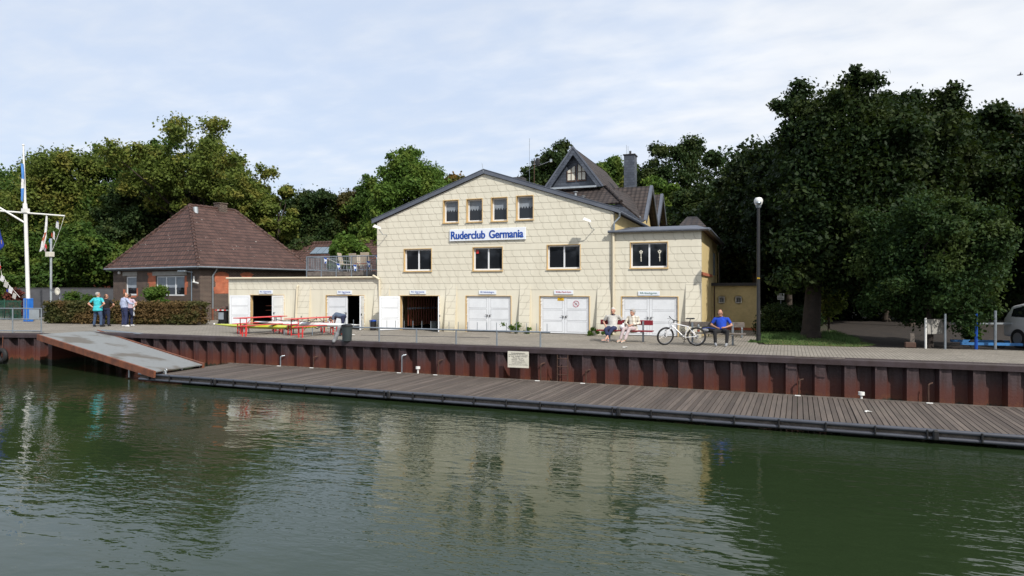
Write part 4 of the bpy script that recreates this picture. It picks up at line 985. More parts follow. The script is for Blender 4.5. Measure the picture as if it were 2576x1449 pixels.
MB().bx(xm-.32, xm+.32, cyl_[0]-.33, cyl_[0]+.33, zR-.6, cz).bx(xm-.36, xm+.36, cyl_[0]-.37, cyl_[0]+.37, cz+.002, cz+.07).build('chimney', M['brick'], ro)
q = HL(493, 527, 's', -2.3) ; vx = -4.0
w = dirw(493); ox, oy = tol(0, 0); lx, ly = w[0]*hc+w[1]*hs, -w[0]*hs+w[1]*hc
t = (xm+.55-ox)/lx; vy = oy+ly*t; vz = E+(YH-530)/FPX*t; MB().tube((xm+.55, vy, vz-.3), (xm+.50, vy, vz+.25), .17, 14).build('vent', M['galvlight'], ro, smooth=2)
y_, z_ = HL(537, 674, 's'); downpx = y_
MB().path([(eo, y_, eZ-.08), (.12, y_-.05, eZ-.45), (.07, y_-.1, eZ-.6), (.07, y_-.1, .75)], .05, 8).build('downpipe', M['galv'], hs_, smooth=2)
MB().tube((.07, y_-.1, .75), (.07, y_-.1, 0), .06, 8).build('downpipe', M['rust'], hs_, smooth=2)
x_, z_ = HL(484, 690, 'f'); MB().path([(x_, -.06, eZ-.25), (x_, -.06, .3)], .03, 6).build('cable_pipe', M['steelblue'], hs_)
MB().cbox((x_-.45, -.4, eZ-.28), (.75, .22, .10), .02).beam((x_-.2, -.35, eZ-.3), (x_+.05, 0, eZ-.35), .03, .05).build('outdoor_lamp', M['galv'], hs_)
MB().path([(x_+.25, -.03, eZ-.95), (x_+.25, -.12, eZ-.98), (x_+.8, -.15, eZ-1.05)], .05, 8).path([(x_+.25, -.05, eZ-.98), (x_+.25, -.05, eZ-.6)], .06, 8).build('exhaust_pipe', M['whitemetal'], hs_, smooth=2)
x_, z_ = HL(303, 686, 'f'); MB().cbox((x_, -.08, z_), (.2, .14, .2), .03).build('alarm_box', M['whitemetal'], hs_)
hs_.location = (Cw.x, Cw.y, 0); hs_.rotation_euler.z = HA

# second tiled roof behind
r2 = thing('rear_brick_house', 'smaller brick building with brown tiled roof and skylights behind the terrace', 'house', (0, 0, 0))
yb3 = 44.5; a_ = F(718, 640, yb3); b_ = F(745, 613, yb3+3); c_ = F(905, 626, yb3+6)
zz0 = F(765, 672, yb3).z-.6; x0_ = F(722, 640, yb3).x-.6; x1_ = x0_+11
MB().bx(x0_+.5, x1_, yb3+.5, yb3+8, 0, zz0).build('wall', M['brick'], r2)
zt_ = F(745, 613, yb3+4).z; xr_ = F(745, 613, yb3+4).x
rf = MB(); rf.slab([(x0_, yb3, zz0), (x1_, yb3, zz0), (x1_, yb3+4, zt_), (xr_, yb3+4, zt_)], .1); rf.slab([(x0_, yb3, zz0), (x0_, yb3+8, zz0), (xr_, yb3+4, zt_)], .1); rf.slab([(x0_, yb3+8, zz0), (x1_, yb3+8, zz0), (x1_, yb3+4, zt_), (xr_, yb3+4, zt_)], .1)
ro = rf.build('roof', M['redtile'], r2)
MB().path([(x0_, yb3, zz0+.03), (xr_, yb3+4, zt_+.03), (x1_, yb3+4, zt_+.03)], .12, 8).build('ridge_tiles', M['redtile'], ro)
f0, f1 = .62, .82; sk = MB()
for k in range(5):
    xx = xr_+2.6+k*.62; sk.slab([(xx, yb3+4*f0-.05, zz0+(zt_-zz0)*f0+.08), (xx+.56, yb3+4*f0-.05, zz0+(zt_-zz0)*f0+.08), (xx+.56, yb3+4*f1, zz0+(zt_-zz0)*f1+.09), (xx, yb3+4*f1, zz0+(zt_-zz0)*f1+.09)], .05)
sk.build('skylight', M['steelblue'], ro)
# ------------------------------------------------ vegetation
def leafmat(name, a, b_, c3, f3=.3, tr=.22):
    m = bpy.data.materials.new(name); m.use_nodes = True; nt = m.node_tree; nt.nodes.clear()
    o = nd(nt, 'ShaderNodeOutputMaterial'); P, q = pos(nt)
    n1 = noise(nt, P, .55, 3, .6); n2 = noise(nt, P, 4.5, 2, .6)
    c = mix(nt, ramp01(n2*.6+n1*.4, .38, .62), a, b_); c = mix(nt, ramp01(n1, .50, .62)*f3, c, c3)
    d = nd(nt, 'ShaderNodeBsdfPrincipled'); nt.links.new(c, d.inputs['Base Color']); d.inputs['Roughness'].default_value = .55; d.inputs['Specular IOR Level'].default_value = .10
    t = nd(nt, 'ShaderNodeBsdfTranslucent'); nt.links.new(mix(nt, .5, c, (.10, .16, .02)), t.inputs[0])
    s = nd(nt, 'ShaderNodeMixShader'); s.inputs[0].default_value = tr
    nt.links.new(d.outputs[0], s.inputs[1]); nt.links.new(t.outputs[0], s.inputs[2]); nt.links.new(s.outputs[0], o.inputs[0]); return m
L = {}
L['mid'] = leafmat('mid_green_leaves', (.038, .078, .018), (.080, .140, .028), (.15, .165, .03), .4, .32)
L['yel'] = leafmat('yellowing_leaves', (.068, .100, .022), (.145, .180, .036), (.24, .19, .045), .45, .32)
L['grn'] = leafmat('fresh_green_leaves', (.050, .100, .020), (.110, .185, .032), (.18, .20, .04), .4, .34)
L['dk'] = leafmat('shaded_green_leaves', (.006, .014, .006), (.016, .028, .009), (.034, .038, .010), .35, .12)  # shade over the right hand trees is put into the leaf colour
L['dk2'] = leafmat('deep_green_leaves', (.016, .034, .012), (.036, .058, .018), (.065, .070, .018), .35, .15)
L['dk3'] = leafmat('shaded_oak_leaves', (.009, .020, .007), (.022, .038, .011), (.045, .052, .012), .35, .14)  # the big oaks' shade darkens the colour itself
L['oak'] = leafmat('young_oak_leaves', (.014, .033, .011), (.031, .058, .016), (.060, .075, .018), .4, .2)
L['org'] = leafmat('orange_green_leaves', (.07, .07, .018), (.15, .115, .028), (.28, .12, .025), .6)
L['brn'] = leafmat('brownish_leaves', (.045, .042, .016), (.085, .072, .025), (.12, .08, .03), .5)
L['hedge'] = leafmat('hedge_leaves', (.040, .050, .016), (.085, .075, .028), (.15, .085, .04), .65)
L['red'] = leafmat('red_leaves', (.08, .02, .02), (.16, .05, .04), (.2, .06, .03), .4)
M['bark'] = mat('bark', (.060, .045, .034), .95, var=.3, sc=5, b=.8, bs=14)
M['bark2'] = mat('shaded_brown_bark', (.032, .023, .018), .95, var=.25, sc=5, b=.6, bs=16)  # darker copy of the bark, trunk shade put into its colour
def leaves(name, lobes, n, size, m, parent, flat=.75, up=.35, seed=0, whole=None, fillf=.2):
    """many leaf-sized faces scattered through round clumps. lobes: array (x,y,z,r)"""
    g = np.random.default_rng(seed+5); lobes = np.asarray(lobes, 'f'); w = lobes[:, 3]**2; idx = g.choice(len(lobes), n, p=w/w.sum())
    d = g.normal(size=(n, 3)); d /= np.linalg.norm(d, axis=1)[:, None]
    r = g.random(n)**.45*(1+.24*g.normal(size=n))
    c = lobes[idx, :3] + d*(r*lobes[idx, 3])[:, None]*np.array([1, 1, flat])
    if whole:   # a third of the leaves fill the body of the crown between the boughs
        (wc, wr), k = whole, int(n*fillf); e = g.normal(size=(k, 3)); e /= np.linalg.norm(e, axis=1)[:, None]
        c[:k] = np.array(wc)+e*(g.random(k)**.4*(.93+.05*g.normal(size=k)))[:, None]*np.array(wr)
    nn = d*.7 + g.normal(size=(n, 3))*.75 + np.array([0, 0, up]); nn /= np.linalg.norm(nn, axis=1)[:, None]
    u = np.cross(nn, g.normal(size=(n, 3))); u /= np.linalg.norm(u, axis=1)[:, None]; v = np.cross(nn, u)
    s = (size*(.55+.9*g.random(n)))[:, None]; k = (.45+.35*g.random(n))[:, None]
    V = np.stack([c-u*s, c-v*s*k+nn*s*.12, c+u*s, c+v*s*k+nn*s*.12], 1).reshape(-1, 3).astype('f')
    me = bpy.data.meshes.new(name); me.vertices.add(4*n); me.vertices.foreach_set('co', V.ravel()); me.loops.add(4*n); me.loops.foreach_set('vertex_index', np.arange(4*n, dtype='i'))
    me.polygons.add(n); me.polygons.foreach_set('loop_start', np.arange(0, 4*n, 4, dtype='i')); me.polygons.foreach_set('loop_total', np.full(n, 4, 'i')) if bpy.app.version < (4, 1) else None
    me.update(); me.materials.append(m); o = bpy.data.objects.new(name, me); link(o, parent); return o
def crown_lobes(c, R, n, seed, rmin=.20, rmax=.36, hollow=.55, cut=-.8):
    g = np.random.default_rng(seed); out = []
    while len(out) < n*4:
        d = g.normal(size=3); d /= np.linalg.norm(d)
        if d[2] < cut: continue
        q = hollow+(1-hollow)*g.random()**.6; rr = R[0]*(rmin+(rmax-rmin)*g.random())*.92; q *= (1+.13*g.normal())
        out.append((c[0]+d[0]*R[0]*q*.86, c[1]+d[1]*R[1]*q*.86, c[2]+d[2]*R[2]*q*.88, rr))
        for _ in range(3):   # twig clumps around each bough
            e = g.normal(size=3); e /= np.linalg.norm(e); o = out[-1] if _ == 0 else out[-1-_]
            o = out[len(out)-1-_]; out.append((o[0]+e[0]*rr*.95, o[1]+e[1]*rr*.95, o[2]+e[2]*rr*.7, rr*(.30+.3*g.random())))
    return out
def tree(px, top, hw, bot, d, kind, label, n=16000, leafs=.125, nl=34, seed=None, base=None, gap=.0, tr=None, name='tree', bark='bark', group='trees behind the boathouses', hollow=.55, rr=(.20, .36), sq=1.0, extra=(), fill=True):
    seed = seed if seed is not None else int(px*7+top)
    if group == 'trees behind the boathouses': n = int(n*3.0)
    cz = (top+bot)/2; c = D(px, cz, d); R_ = hw/FPX*d; H = (bot-top)/2/FPX*d
    b = base or D(px, YH, d); b = Vector((b.x, b.y, 0))
    t = thing(name, label, 'tree', b, 0, group)
    lb = crown_lobes(c, (R_, R_*sq, H), nl, seed, rr[0], rr[1], hollow)
    for (ex, ey, er) in extra: q = D(ex, ey, d-1.2); lb.append((q.x, q.y, q.z, er/FPX*d))
    tr = tr or max(.16, R_*.06); g = random.Random(seed)
    mb = MB(); fork = Vector((b.x*.85+c.x*.15, b.y*.85+c.y*.15, max(1.6, c.z-H*.72)))
    b_0 = Vector((b.x, b.y, -.1)); b_1 = b_0.lerp(fork, .12); mb.tube(b_0, b_1, tr*1.4, 12, tr*1.08); mb.tube(b_1, fork, tr*1.08, 12, tr*.8)
    up_ = Vector((c.x, c.y, c.z+H*.35)); mb.tube(fork, up_, tr*.8, 8, tr*.25)
    for k, l in enumerate(lb):
        if k % 8: continue
        l = Vector(l[:3]); s_ = fork.lerp(up_, g.random()*.8); m_ = s_.lerp(l, .5)+Vector((g.uniform(-.4, .4), g.uniform(-.4, .4), g.uniform(.1, .7)))
        mb.tube(s_, m_, tr*.34, 6, tr*.2); mb.tube(m_, l, tr*.2, 5, tr*.06)
    mb.build('trunk', M[bark], t, smooth=2, fix=False)
    leaves('crown', lb, n, leafs, L[kind], t, seed=seed, whole=((c.x, c.y, c.z), (R_*.92, R_*.92*sq, H*.92)) if fill else None, fillf=.34 if group == 'large dark trees on the right' else .17); return t
T = tree
# left background, far row first
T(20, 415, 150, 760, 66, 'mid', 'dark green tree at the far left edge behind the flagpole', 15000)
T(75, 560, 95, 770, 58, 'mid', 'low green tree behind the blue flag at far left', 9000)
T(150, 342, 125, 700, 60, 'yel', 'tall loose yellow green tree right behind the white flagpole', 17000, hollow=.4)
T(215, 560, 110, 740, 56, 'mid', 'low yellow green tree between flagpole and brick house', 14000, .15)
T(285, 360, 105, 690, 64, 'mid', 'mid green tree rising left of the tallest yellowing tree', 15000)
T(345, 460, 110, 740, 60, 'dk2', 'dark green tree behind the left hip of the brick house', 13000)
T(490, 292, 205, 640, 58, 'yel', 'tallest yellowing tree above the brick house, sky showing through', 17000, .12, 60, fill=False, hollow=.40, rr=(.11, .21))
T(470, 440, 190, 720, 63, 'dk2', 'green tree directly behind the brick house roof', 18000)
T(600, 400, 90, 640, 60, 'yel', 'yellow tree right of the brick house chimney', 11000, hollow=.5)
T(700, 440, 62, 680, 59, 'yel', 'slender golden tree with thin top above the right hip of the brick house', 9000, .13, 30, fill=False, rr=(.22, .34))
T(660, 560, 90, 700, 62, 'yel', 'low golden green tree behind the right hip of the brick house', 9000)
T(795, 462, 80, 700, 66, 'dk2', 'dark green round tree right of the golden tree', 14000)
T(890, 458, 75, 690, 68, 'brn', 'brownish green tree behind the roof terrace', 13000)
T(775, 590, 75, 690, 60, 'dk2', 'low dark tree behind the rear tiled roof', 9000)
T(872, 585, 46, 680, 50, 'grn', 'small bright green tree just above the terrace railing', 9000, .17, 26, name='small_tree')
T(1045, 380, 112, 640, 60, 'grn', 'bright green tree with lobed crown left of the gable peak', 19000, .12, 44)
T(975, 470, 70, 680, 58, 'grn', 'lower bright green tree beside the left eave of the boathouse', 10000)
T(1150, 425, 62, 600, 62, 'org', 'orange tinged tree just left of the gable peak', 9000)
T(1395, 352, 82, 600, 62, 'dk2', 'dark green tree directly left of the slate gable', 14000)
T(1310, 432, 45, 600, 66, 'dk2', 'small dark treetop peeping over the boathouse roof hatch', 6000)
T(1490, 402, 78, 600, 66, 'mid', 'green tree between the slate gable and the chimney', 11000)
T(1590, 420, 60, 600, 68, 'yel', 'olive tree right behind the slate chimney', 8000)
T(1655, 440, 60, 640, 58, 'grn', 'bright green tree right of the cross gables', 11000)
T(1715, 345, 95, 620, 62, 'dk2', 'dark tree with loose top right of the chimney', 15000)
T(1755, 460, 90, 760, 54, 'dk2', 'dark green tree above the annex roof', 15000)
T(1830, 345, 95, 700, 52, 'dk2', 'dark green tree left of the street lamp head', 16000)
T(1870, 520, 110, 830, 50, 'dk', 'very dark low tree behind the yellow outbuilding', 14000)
# right hand big trees
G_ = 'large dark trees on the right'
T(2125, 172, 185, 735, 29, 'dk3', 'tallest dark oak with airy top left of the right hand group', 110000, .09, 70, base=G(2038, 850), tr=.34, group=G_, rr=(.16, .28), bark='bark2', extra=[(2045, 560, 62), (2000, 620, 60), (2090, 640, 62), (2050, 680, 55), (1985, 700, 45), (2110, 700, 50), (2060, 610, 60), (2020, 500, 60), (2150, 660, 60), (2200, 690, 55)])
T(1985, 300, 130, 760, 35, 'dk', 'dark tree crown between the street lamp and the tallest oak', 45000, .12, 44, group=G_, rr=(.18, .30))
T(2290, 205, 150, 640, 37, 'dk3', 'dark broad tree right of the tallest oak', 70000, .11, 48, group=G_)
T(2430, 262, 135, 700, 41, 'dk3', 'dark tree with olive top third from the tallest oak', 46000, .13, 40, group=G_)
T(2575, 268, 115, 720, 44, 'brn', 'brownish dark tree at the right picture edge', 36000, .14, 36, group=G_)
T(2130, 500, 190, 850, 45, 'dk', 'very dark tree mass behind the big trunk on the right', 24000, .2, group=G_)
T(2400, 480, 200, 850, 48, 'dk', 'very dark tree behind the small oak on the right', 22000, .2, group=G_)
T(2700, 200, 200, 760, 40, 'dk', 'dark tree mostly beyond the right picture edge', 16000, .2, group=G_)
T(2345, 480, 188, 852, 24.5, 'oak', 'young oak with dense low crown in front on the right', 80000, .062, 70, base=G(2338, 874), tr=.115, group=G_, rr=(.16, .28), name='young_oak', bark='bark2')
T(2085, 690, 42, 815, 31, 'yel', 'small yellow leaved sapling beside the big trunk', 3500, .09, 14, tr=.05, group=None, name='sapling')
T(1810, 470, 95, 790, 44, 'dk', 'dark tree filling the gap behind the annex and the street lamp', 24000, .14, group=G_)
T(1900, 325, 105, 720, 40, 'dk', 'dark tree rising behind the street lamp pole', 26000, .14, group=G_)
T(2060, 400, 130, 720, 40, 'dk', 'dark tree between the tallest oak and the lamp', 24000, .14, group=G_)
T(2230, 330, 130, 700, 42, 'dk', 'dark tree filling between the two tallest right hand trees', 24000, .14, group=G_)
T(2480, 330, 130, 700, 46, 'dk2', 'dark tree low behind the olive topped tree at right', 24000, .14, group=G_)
T(745, 480, 70, 690, 70, 'mid', 'green tree closing the gap right of the golden tree', 9000)
T(940, 440, 70, 690, 66, 'mid', 'green tree between the brownish tree and the bright lobed tree', 9000)
T(1440, 380, 70, 560, 74, 'mid', 'green tree behind the slate gable apex', 7000)
T(1545, 392, 62, 560, 72, 'mid', 'green tree just left of the chimney top', 7000)
T(1640, 400, 60, 600, 66, 'dk2', 'dark green tree right of the chimney', 8000)
T(1230, 500, 90, 700, 66, 'mid', 'green tree hidden mostly behind the boathouse gable', 6000)
T(845, 500, 90, 690, 72, 'mid', 'green tree behind the dark and brownish trees in the middle', 9000)
T(555, 350, 90, 620, 66, 'yel', 'loose yellow tree right of the tallest yellowing tree', 9000)
T(395, 340, 100, 620, 66, 'mid', 'green tree between the tallest yellowing tree and its left neighbour', 11000)
T(100, 400, 100, 720, 70, 'mid', 'green tree behind the flag mast top', 10000)
# far wood closing the view behind all single trees
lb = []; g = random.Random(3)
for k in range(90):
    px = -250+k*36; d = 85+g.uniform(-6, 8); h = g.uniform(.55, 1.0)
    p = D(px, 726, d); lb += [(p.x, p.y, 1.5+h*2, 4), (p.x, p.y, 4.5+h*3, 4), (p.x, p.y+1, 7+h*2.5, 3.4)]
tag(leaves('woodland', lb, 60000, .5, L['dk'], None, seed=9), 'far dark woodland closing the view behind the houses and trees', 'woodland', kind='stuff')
lb = []; g = random.Random(8)   # unseen trees behind the viewer, added to darken the window reflections
for k in range(70):
    x_ = -110+k*3.2; y_ = -38+g.uniform(-4, 4)
    lb += [(x_, y_, 2.0, 3.4), (x_+1, y_, 5.0+g.uniform(0, 1.5), 3.0)]
tag(leaves('reflection_woodland', lb, 26000, .55, L['dk'], None, seed=19), 'unseen dark belt of trees behind the viewer, added for the window reflections', 'woodland', kind='stuff')
# hedge along the path
def hedge(p, q, w, h, n, label, size=.06):
    t = thing('hedge', label, 'hedge', (p+q)/2*1.0); t.location.z = 0; a = q-p; lb = []; k = int(a.length/.28); g = random.Random(k)
    for i in range(k+1):
        c = p+a*(i/k)
        for z in np.arange(.22, h, .3):
            for o_ in (-w/2+.2, w/2-.2): lb.append((c.x+g.uniform(-.05, .05), c.y+o_+g.uniform(-.06, .06), z+g.uniform(-.04, .04), .27))
    leaves('foliage', lb, n, size, L['hedge'], t, seed=k)
    m = MB(); dr_ = a.normalized(); m.beam(p+Vector((0, 0, h*.45)), q+Vector((0, 0, h*.45)), w-.45, h*.85); m.build('branches', M['bark'], t)
h0, h1 = G(112, 814), G(470, 818); hedge(h0+Vector((0, .5, 0)), h1+Vector((.45, .5, 0)), 1.0, 1.28, 52000, 'long clipped brown green hedge in front of the brick house')
def bush(px, py, r, h, kind, label, n=5000, size=.06, name='bush'):
    b = G(px, py); t = thing(name, label, 'bush', b); g = np.random.default_rng(int(px)); lb = []
    for k in range(18): a = g.random()*6.28; q = g.random()**.5*r*.7; z = h*(.15+.75*g.random()); lb.append((b.x+math.cos(a)*q*(1.1-z/h*.5), b.y+math.sin(a)*q*.7, z, r*.33))
    leaves('foliage', lb, n, size, L[kind], t, seed=int(px)); m = MB()
    for k in range(6): l = lb[k]; m.tube((b.x, b.y, 0), l[:3], .02, 5, .006)
    m.build('stems', M['bark'], t); return t
bush(392, 806, 1.35, 2.2, 'grn', 'bright green shrub in front of the large window of the brick house', 9000, .07)
bush(180, 802, .9, 1.9, 'mid', 'green shrub beside the white satellite dish', 6000)
bush(35, 800, 1.1, 2.1, 'red', 'reddish purple bush at far left behind the fence', 7000)
bush(225, 803, .7, 1.7, 'mid', 'green shrub behind the hedge left of the men', 4000)
bush(1965, 842, 1.2, 1.25, 'dk2', 'dense dark green bush to the right of the street lamp', 14000, .045)
bush(2035, 832, 1.0, 1.1, 'dk2', 'dark undergrowth just behind the big trunk on the right', 9000, .05)
bush(2440, 858, .5, .55, 'mid', 'small green plant growing under the boat trailer frame', 1500, .05)
def weed(px, py, s, label, n=260, kind='grn'):
    b = G(px, py); t = thing('weed', label, 'plant', b, 0, 'weeds at the foot of the boathouse wall'); g = np.random.default_rng(int(px)); lb = [(b.x+g.normal()*s*.35, b.y-.05, s*(.15+.6*g.random()), s*.22) for k in range(8)]
    leaves('foliage', lb, n, .045, L[kind], t, seed=int(px)); m = MB()
    for l in lb[:4]: m.tube((b.x, b.y, 0), l[:3], .006, 4)
    m.build('stems', M['blade'], t)
weed(1297, 839, .62, 'tall weed against the wall between the two closed white doors', 420); weed(1326, 839.5, .35, 'small fern like weed right of the tall weed'); weed(1495, 845, .45, 'leafy weed at the wall left of the red bench', 420)
weed(1529, 846, .4, 'leafy weed at the wall behind the old man', 420); weed(1782, 847, .35, 'small weed behind the rucksack on the grey bench')
# lawn, path and grass tufts on the right
z = .004
Lw = [G(1925, 866, z), G(2010, 868.8, z), G(2160, 873, z), G(2205, 868, z), G(2110, 848, z), G(2040, 838, z), G(1910, 838, z), G(1900, 846, z)]
sheet('lawn', [(p.x, p.y) for p in Lw], .008, M['lawn'])
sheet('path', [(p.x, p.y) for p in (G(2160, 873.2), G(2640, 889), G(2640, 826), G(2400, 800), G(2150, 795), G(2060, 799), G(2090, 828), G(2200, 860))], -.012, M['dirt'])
def tufts(name, poly, n, h, m, label, seed=1):
    g = np.random.default_rng(seed); P = np.array([(p.x, p.y) for p in poly]); mn, mx_ = P.min(0), P.max(0); out = []
    while len(out) < n:
        q = mn+(mx_-mn)*g.random(2); ins = False
        for i in range(len(P)):
            a, b = P[i], P[i-1]
            if (a[1] > q[1]) != (b[1] > q[1]) and q[0] < (b[0]-a[0])*(q[1]-a[1])/(b[1]-a[1])+a[0]: ins = not ins
        if ins: out.append(q)
    mb = MB()
    for q in out:
        a = g.random()*6.28; hh = h*(.4+g.random()); dx_, dy_ = math.cos(a)*.012, math.sin(a)*.012; lx_, ly_ = g.normal(size=2)*hh*.35
        mb.add([(q[0]-dx_, q[1]-dy_, 0), (q[0]+dx_, q[1]+dy_, 0), (q[0]+lx_, q[1]+ly_, hh)], [(0, 1, 2)])
    return tag(mb.build(name, m, fix=False), label, 'grass', kind='stuff')
tufts('grass', Lw, 9000, .05, M['blade'], 'short worn grass around the big trunk and behind the lamp')
tufts('ground_ivy', [G(1915, 852), G(2000, 858), G(2045, 848), G(2000, 836), G(1915, 838)], 5000, .16, M['blade'], 'dark green ground cover below the bush right of the lamp', 4)
tufts('ground_ivy', [G(2070, 852), G(2150, 866), G(2165, 860), G(2100, 838), G(2070, 838)], 3500, .15, M['blade'], 'green ground cover right of the big trunk', 5)
tufts('grass', [G(1882, 861.5), G(1934, 863), G(1930, 859), G(1888, 858)], 900, .08, M['blade'], 'tuft of green grass around the foot of the street lamp', 6)
# ------------------------------------------------ railing on the quay
rl = thing('quay_railing', 'low grey tube railing with upright pins along the quay edge', 'railing', (-12, 22.4, 0))
def rp(px, y): q = F(px, y, 22.45); yy = QY(q.x)+.12; return F(px, y, yy)
r0, r1 = rp(862.8, 827), rp(1384, 838.5); zt = .50
r0.z = r1.z = rp(1147, 830).z; zt = r0.z
mb = MB(); mb.tube(r0, r1, .030, 10); mb.build('top_tube', M['galv'], rl, smooth=2)
for px in (862.8, 954, 1048, 1147.5, 1250, 1359.6):
    p = rp(px, 860); MB().tube((p.x, p.y, .0), (p.x, p.y, zt), .030, 10).build('post', M['galv'], rl, smooth=2)
n = 23
for k in range(n):
    p = r0.lerp(r1, (k+.3)/(n-.4)); MB().tube((p.x, p.y, zt), (p.x, p.y, zt+.30), .012, 6).build('pin', M['galv'], rl, smooth=2)
# clothes on the railing end
def cloth(mname, c, c2=None): M[mname] = mat(mname, c, .95, var=.16, sc=9, c2=c2, b=1.0, bs=9)
cloth('grey_jersey', (.28, .29, .31)); cloth('black_cloth', (.012, .012, .014)); cloth('turquoise', (.05, .50, .56)); cloth('lightblue', (.38, .43, .60)); cloth('pinkshirt', (.55, .42, .50)); cloth('jeans', (.050, .085, .16)); cloth('navy', (.018, .024, .062)); cloth('navy2', (.022, .03, .085))
cloth('polo', (.50, .49, .46)); cloth('rose', (.50, .41, .42)); cloth('royal', (.010, .060, .46)); cloth('whitecloth', (.72, .72, .74)); cloth('slatecloth', (.08, .11, .17)); cloth('orange_cloth', (.6, .08, .03))
M['skin'] = mat('skin', (.50, .27, .19), .5, var=.06, sc=6); M['skin2'] = mat('tanned_skin', (.40, .20, .13), .5, var=.06, sc=6)
M['hairgrey'] = mat('grey_hair', (.36, .34, .32), .9, var=.2, sc=20); M['hairwhite'] = mat('white_hair', (.60, .58, .55), .9); M['hairbrown'] = mat('brown_hair', (.10, .055, .03), .9, var=.2, sc=20); M['hairdark'] = mat('short_dark_hair', (.05, .035, .03), .9)
def plaid():
    m, nt, p, t = base('plaid_blouse'); P, (x, y, z) = pos(nt)
    a = ((x+y*.5)/.13).fract(); b = (z/.13).fract()
    c = mix(nt, a.lt(.35)*.5, (.62, .58, .50), (.22, .18, .13)); c = mix(nt, b.lt(.35)*.5, c, (.20, .17, .13)); c = mix(nt, (a-.7).abs().lt(.05)*.6, c, (.7, .68, .62))
    nt.links.new(c, p.inputs['Base Color']); p.inputs['Roughness'].default_value = .9; return m
M['plaid'] = plaid()
q = r0; cl = thing('tracksuit', 'grey tracksuit hanging over the left end of the quay railing', 'clothes', (q.x, q.y, 0))
mb = MB(); d_ = Vector((1, 0, 0))
for a, b, r1_, r2_ in (((.02, -.02, .03), (-.12, -.04, -.02), .07, .08), ((-.12, -.04, -.02), (-.20, -.06, -.25), .09, .07), ((-.20, -.06, -.25), (-.30, -.12, -.50), .08, .055), ((-.10, .05, .0), (-.14, .03, -.32), .07, .05), ((.05, -.04, .02), (.10, -.05, -.16), .05, .04), ((-.24, -.08, -.42), (-.33, -.14, -.56), .05, .06)):
    mb.caps(q+Vector(a), q+Vector(b), r1_*1.15, r2_*1.15)
remesh(mb, 'jersey', M['grey_jersey'], cl, .014, 6)
mb = MB(); mb.caps(q+Vector((.06, -.06, .02)), q+Vector((.12, -.08, -.22)), .045, .035); remesh(mb, 'dark_jacket', M['black_cloth'], cl, .012); MB().box(q+Vector((.02, -.09, -.27)), (.09, .03, .06)).build('orange_patch', M['orange_cloth'], cl)
# left railing
lr = thing('steel_railing', 'tall grey railing at the quay corner in the left foreground', 'railing', (-32, 21.3, 0))
an_ = math.atan2(A[1]-B[1], A[0]-B[0]); la = Vector((math.cos(an_), math.sin(an_), 0)); le = Vector((A[0], A[1], 0))+Vector((-.08, .12, 0))-la*.25
le = G(104, 838); ls = le-la*9
for zz_, r_ in ((1.13, .026), (.64, .022), (.10, .022)): MB().tube(ls+Vector((0, 0, zz_)), le+Vector((0, 0, zz_)), r_, 8).build('tube', M['galv'], lr, smooth=2)
for k in (0, 1.46, 2.9, 4.4, 5.9): p = le-la*k; MB().tube(p, p+Vector((0, 0, 1.15)), .03, 8).build('post', M['galv'], lr, smooth=2)
p = le-la*.33; MB().box(p+Vector((0, -.03, .86)), (.50, .02, .46), an_).build('panel', M['galvlight'], lr)

# ------------------------------------------------ street lamp
b = G(1908, 861); o = thing('street_lamp', 'tall black street lamp with white head beside the yellow outbuilding', 'street lamp', b)
MB().tube(b, (b.x, b.y, .28), .085, 14).tube((b.x, b.y, .28), (b.x, b.y, .34), .10, 14).tube((b.x, b.y, .34), (b.x, b.y, 5.2), .072, 14, .058).build('pole', M['steelblue'] if 0 else M['black'], o, smooth=2)
zt_ = D(1908, 516, depth(b)).z; z2 = D(1908, 494, depth(b)).z
hd_ = MB(); bm_ = [(-.16, .0), (-.17, .12), (-.13, .25), (-.08, .30), (.08, .30), (.14, .25), (.18, .12), (.17, .0)]
hd_.v = []; n = 14; rings = [(.11, .0), (.14, .05), (.165, .15), (.155, .21), (.11, .28), (.0, .30)]
for r_, h_ in rings:
    for i in range(n): k = 6.2832*i/n; hd_.v.append((b.x+max(r_, .001)*math.cos(k), b.y+max(r_, .001)*math.sin(k)*1.3, zt_+h_))
for j in range(len(rings)-1):
    for i in range(n): hd_.f.append((j*n+i, j*n+(i+1) % n, (j+1)*n+(i+1) % n, (j+1)*n+i)); hd_.m.append(0)
hd_.build('lamp_head', M['whitemetal'], o, smooth=2)
hg = MB(); hg.tube((b.x, b.y, zt_-.10), (b.x, b.y, zt_+.02), .085, 14, .12); hg.ell((b.x, b.y-.12, zt_+.07), (.11, .13, .07)); hg.build('lamp_glass', M['galv'], o)
zz_ = D(1907, 700, depth(b)).z; text('number', '394', M['yellowsign'], o, b.x-.05, b.x+.05, zz_, .06, b.y-.068, .002, .02)

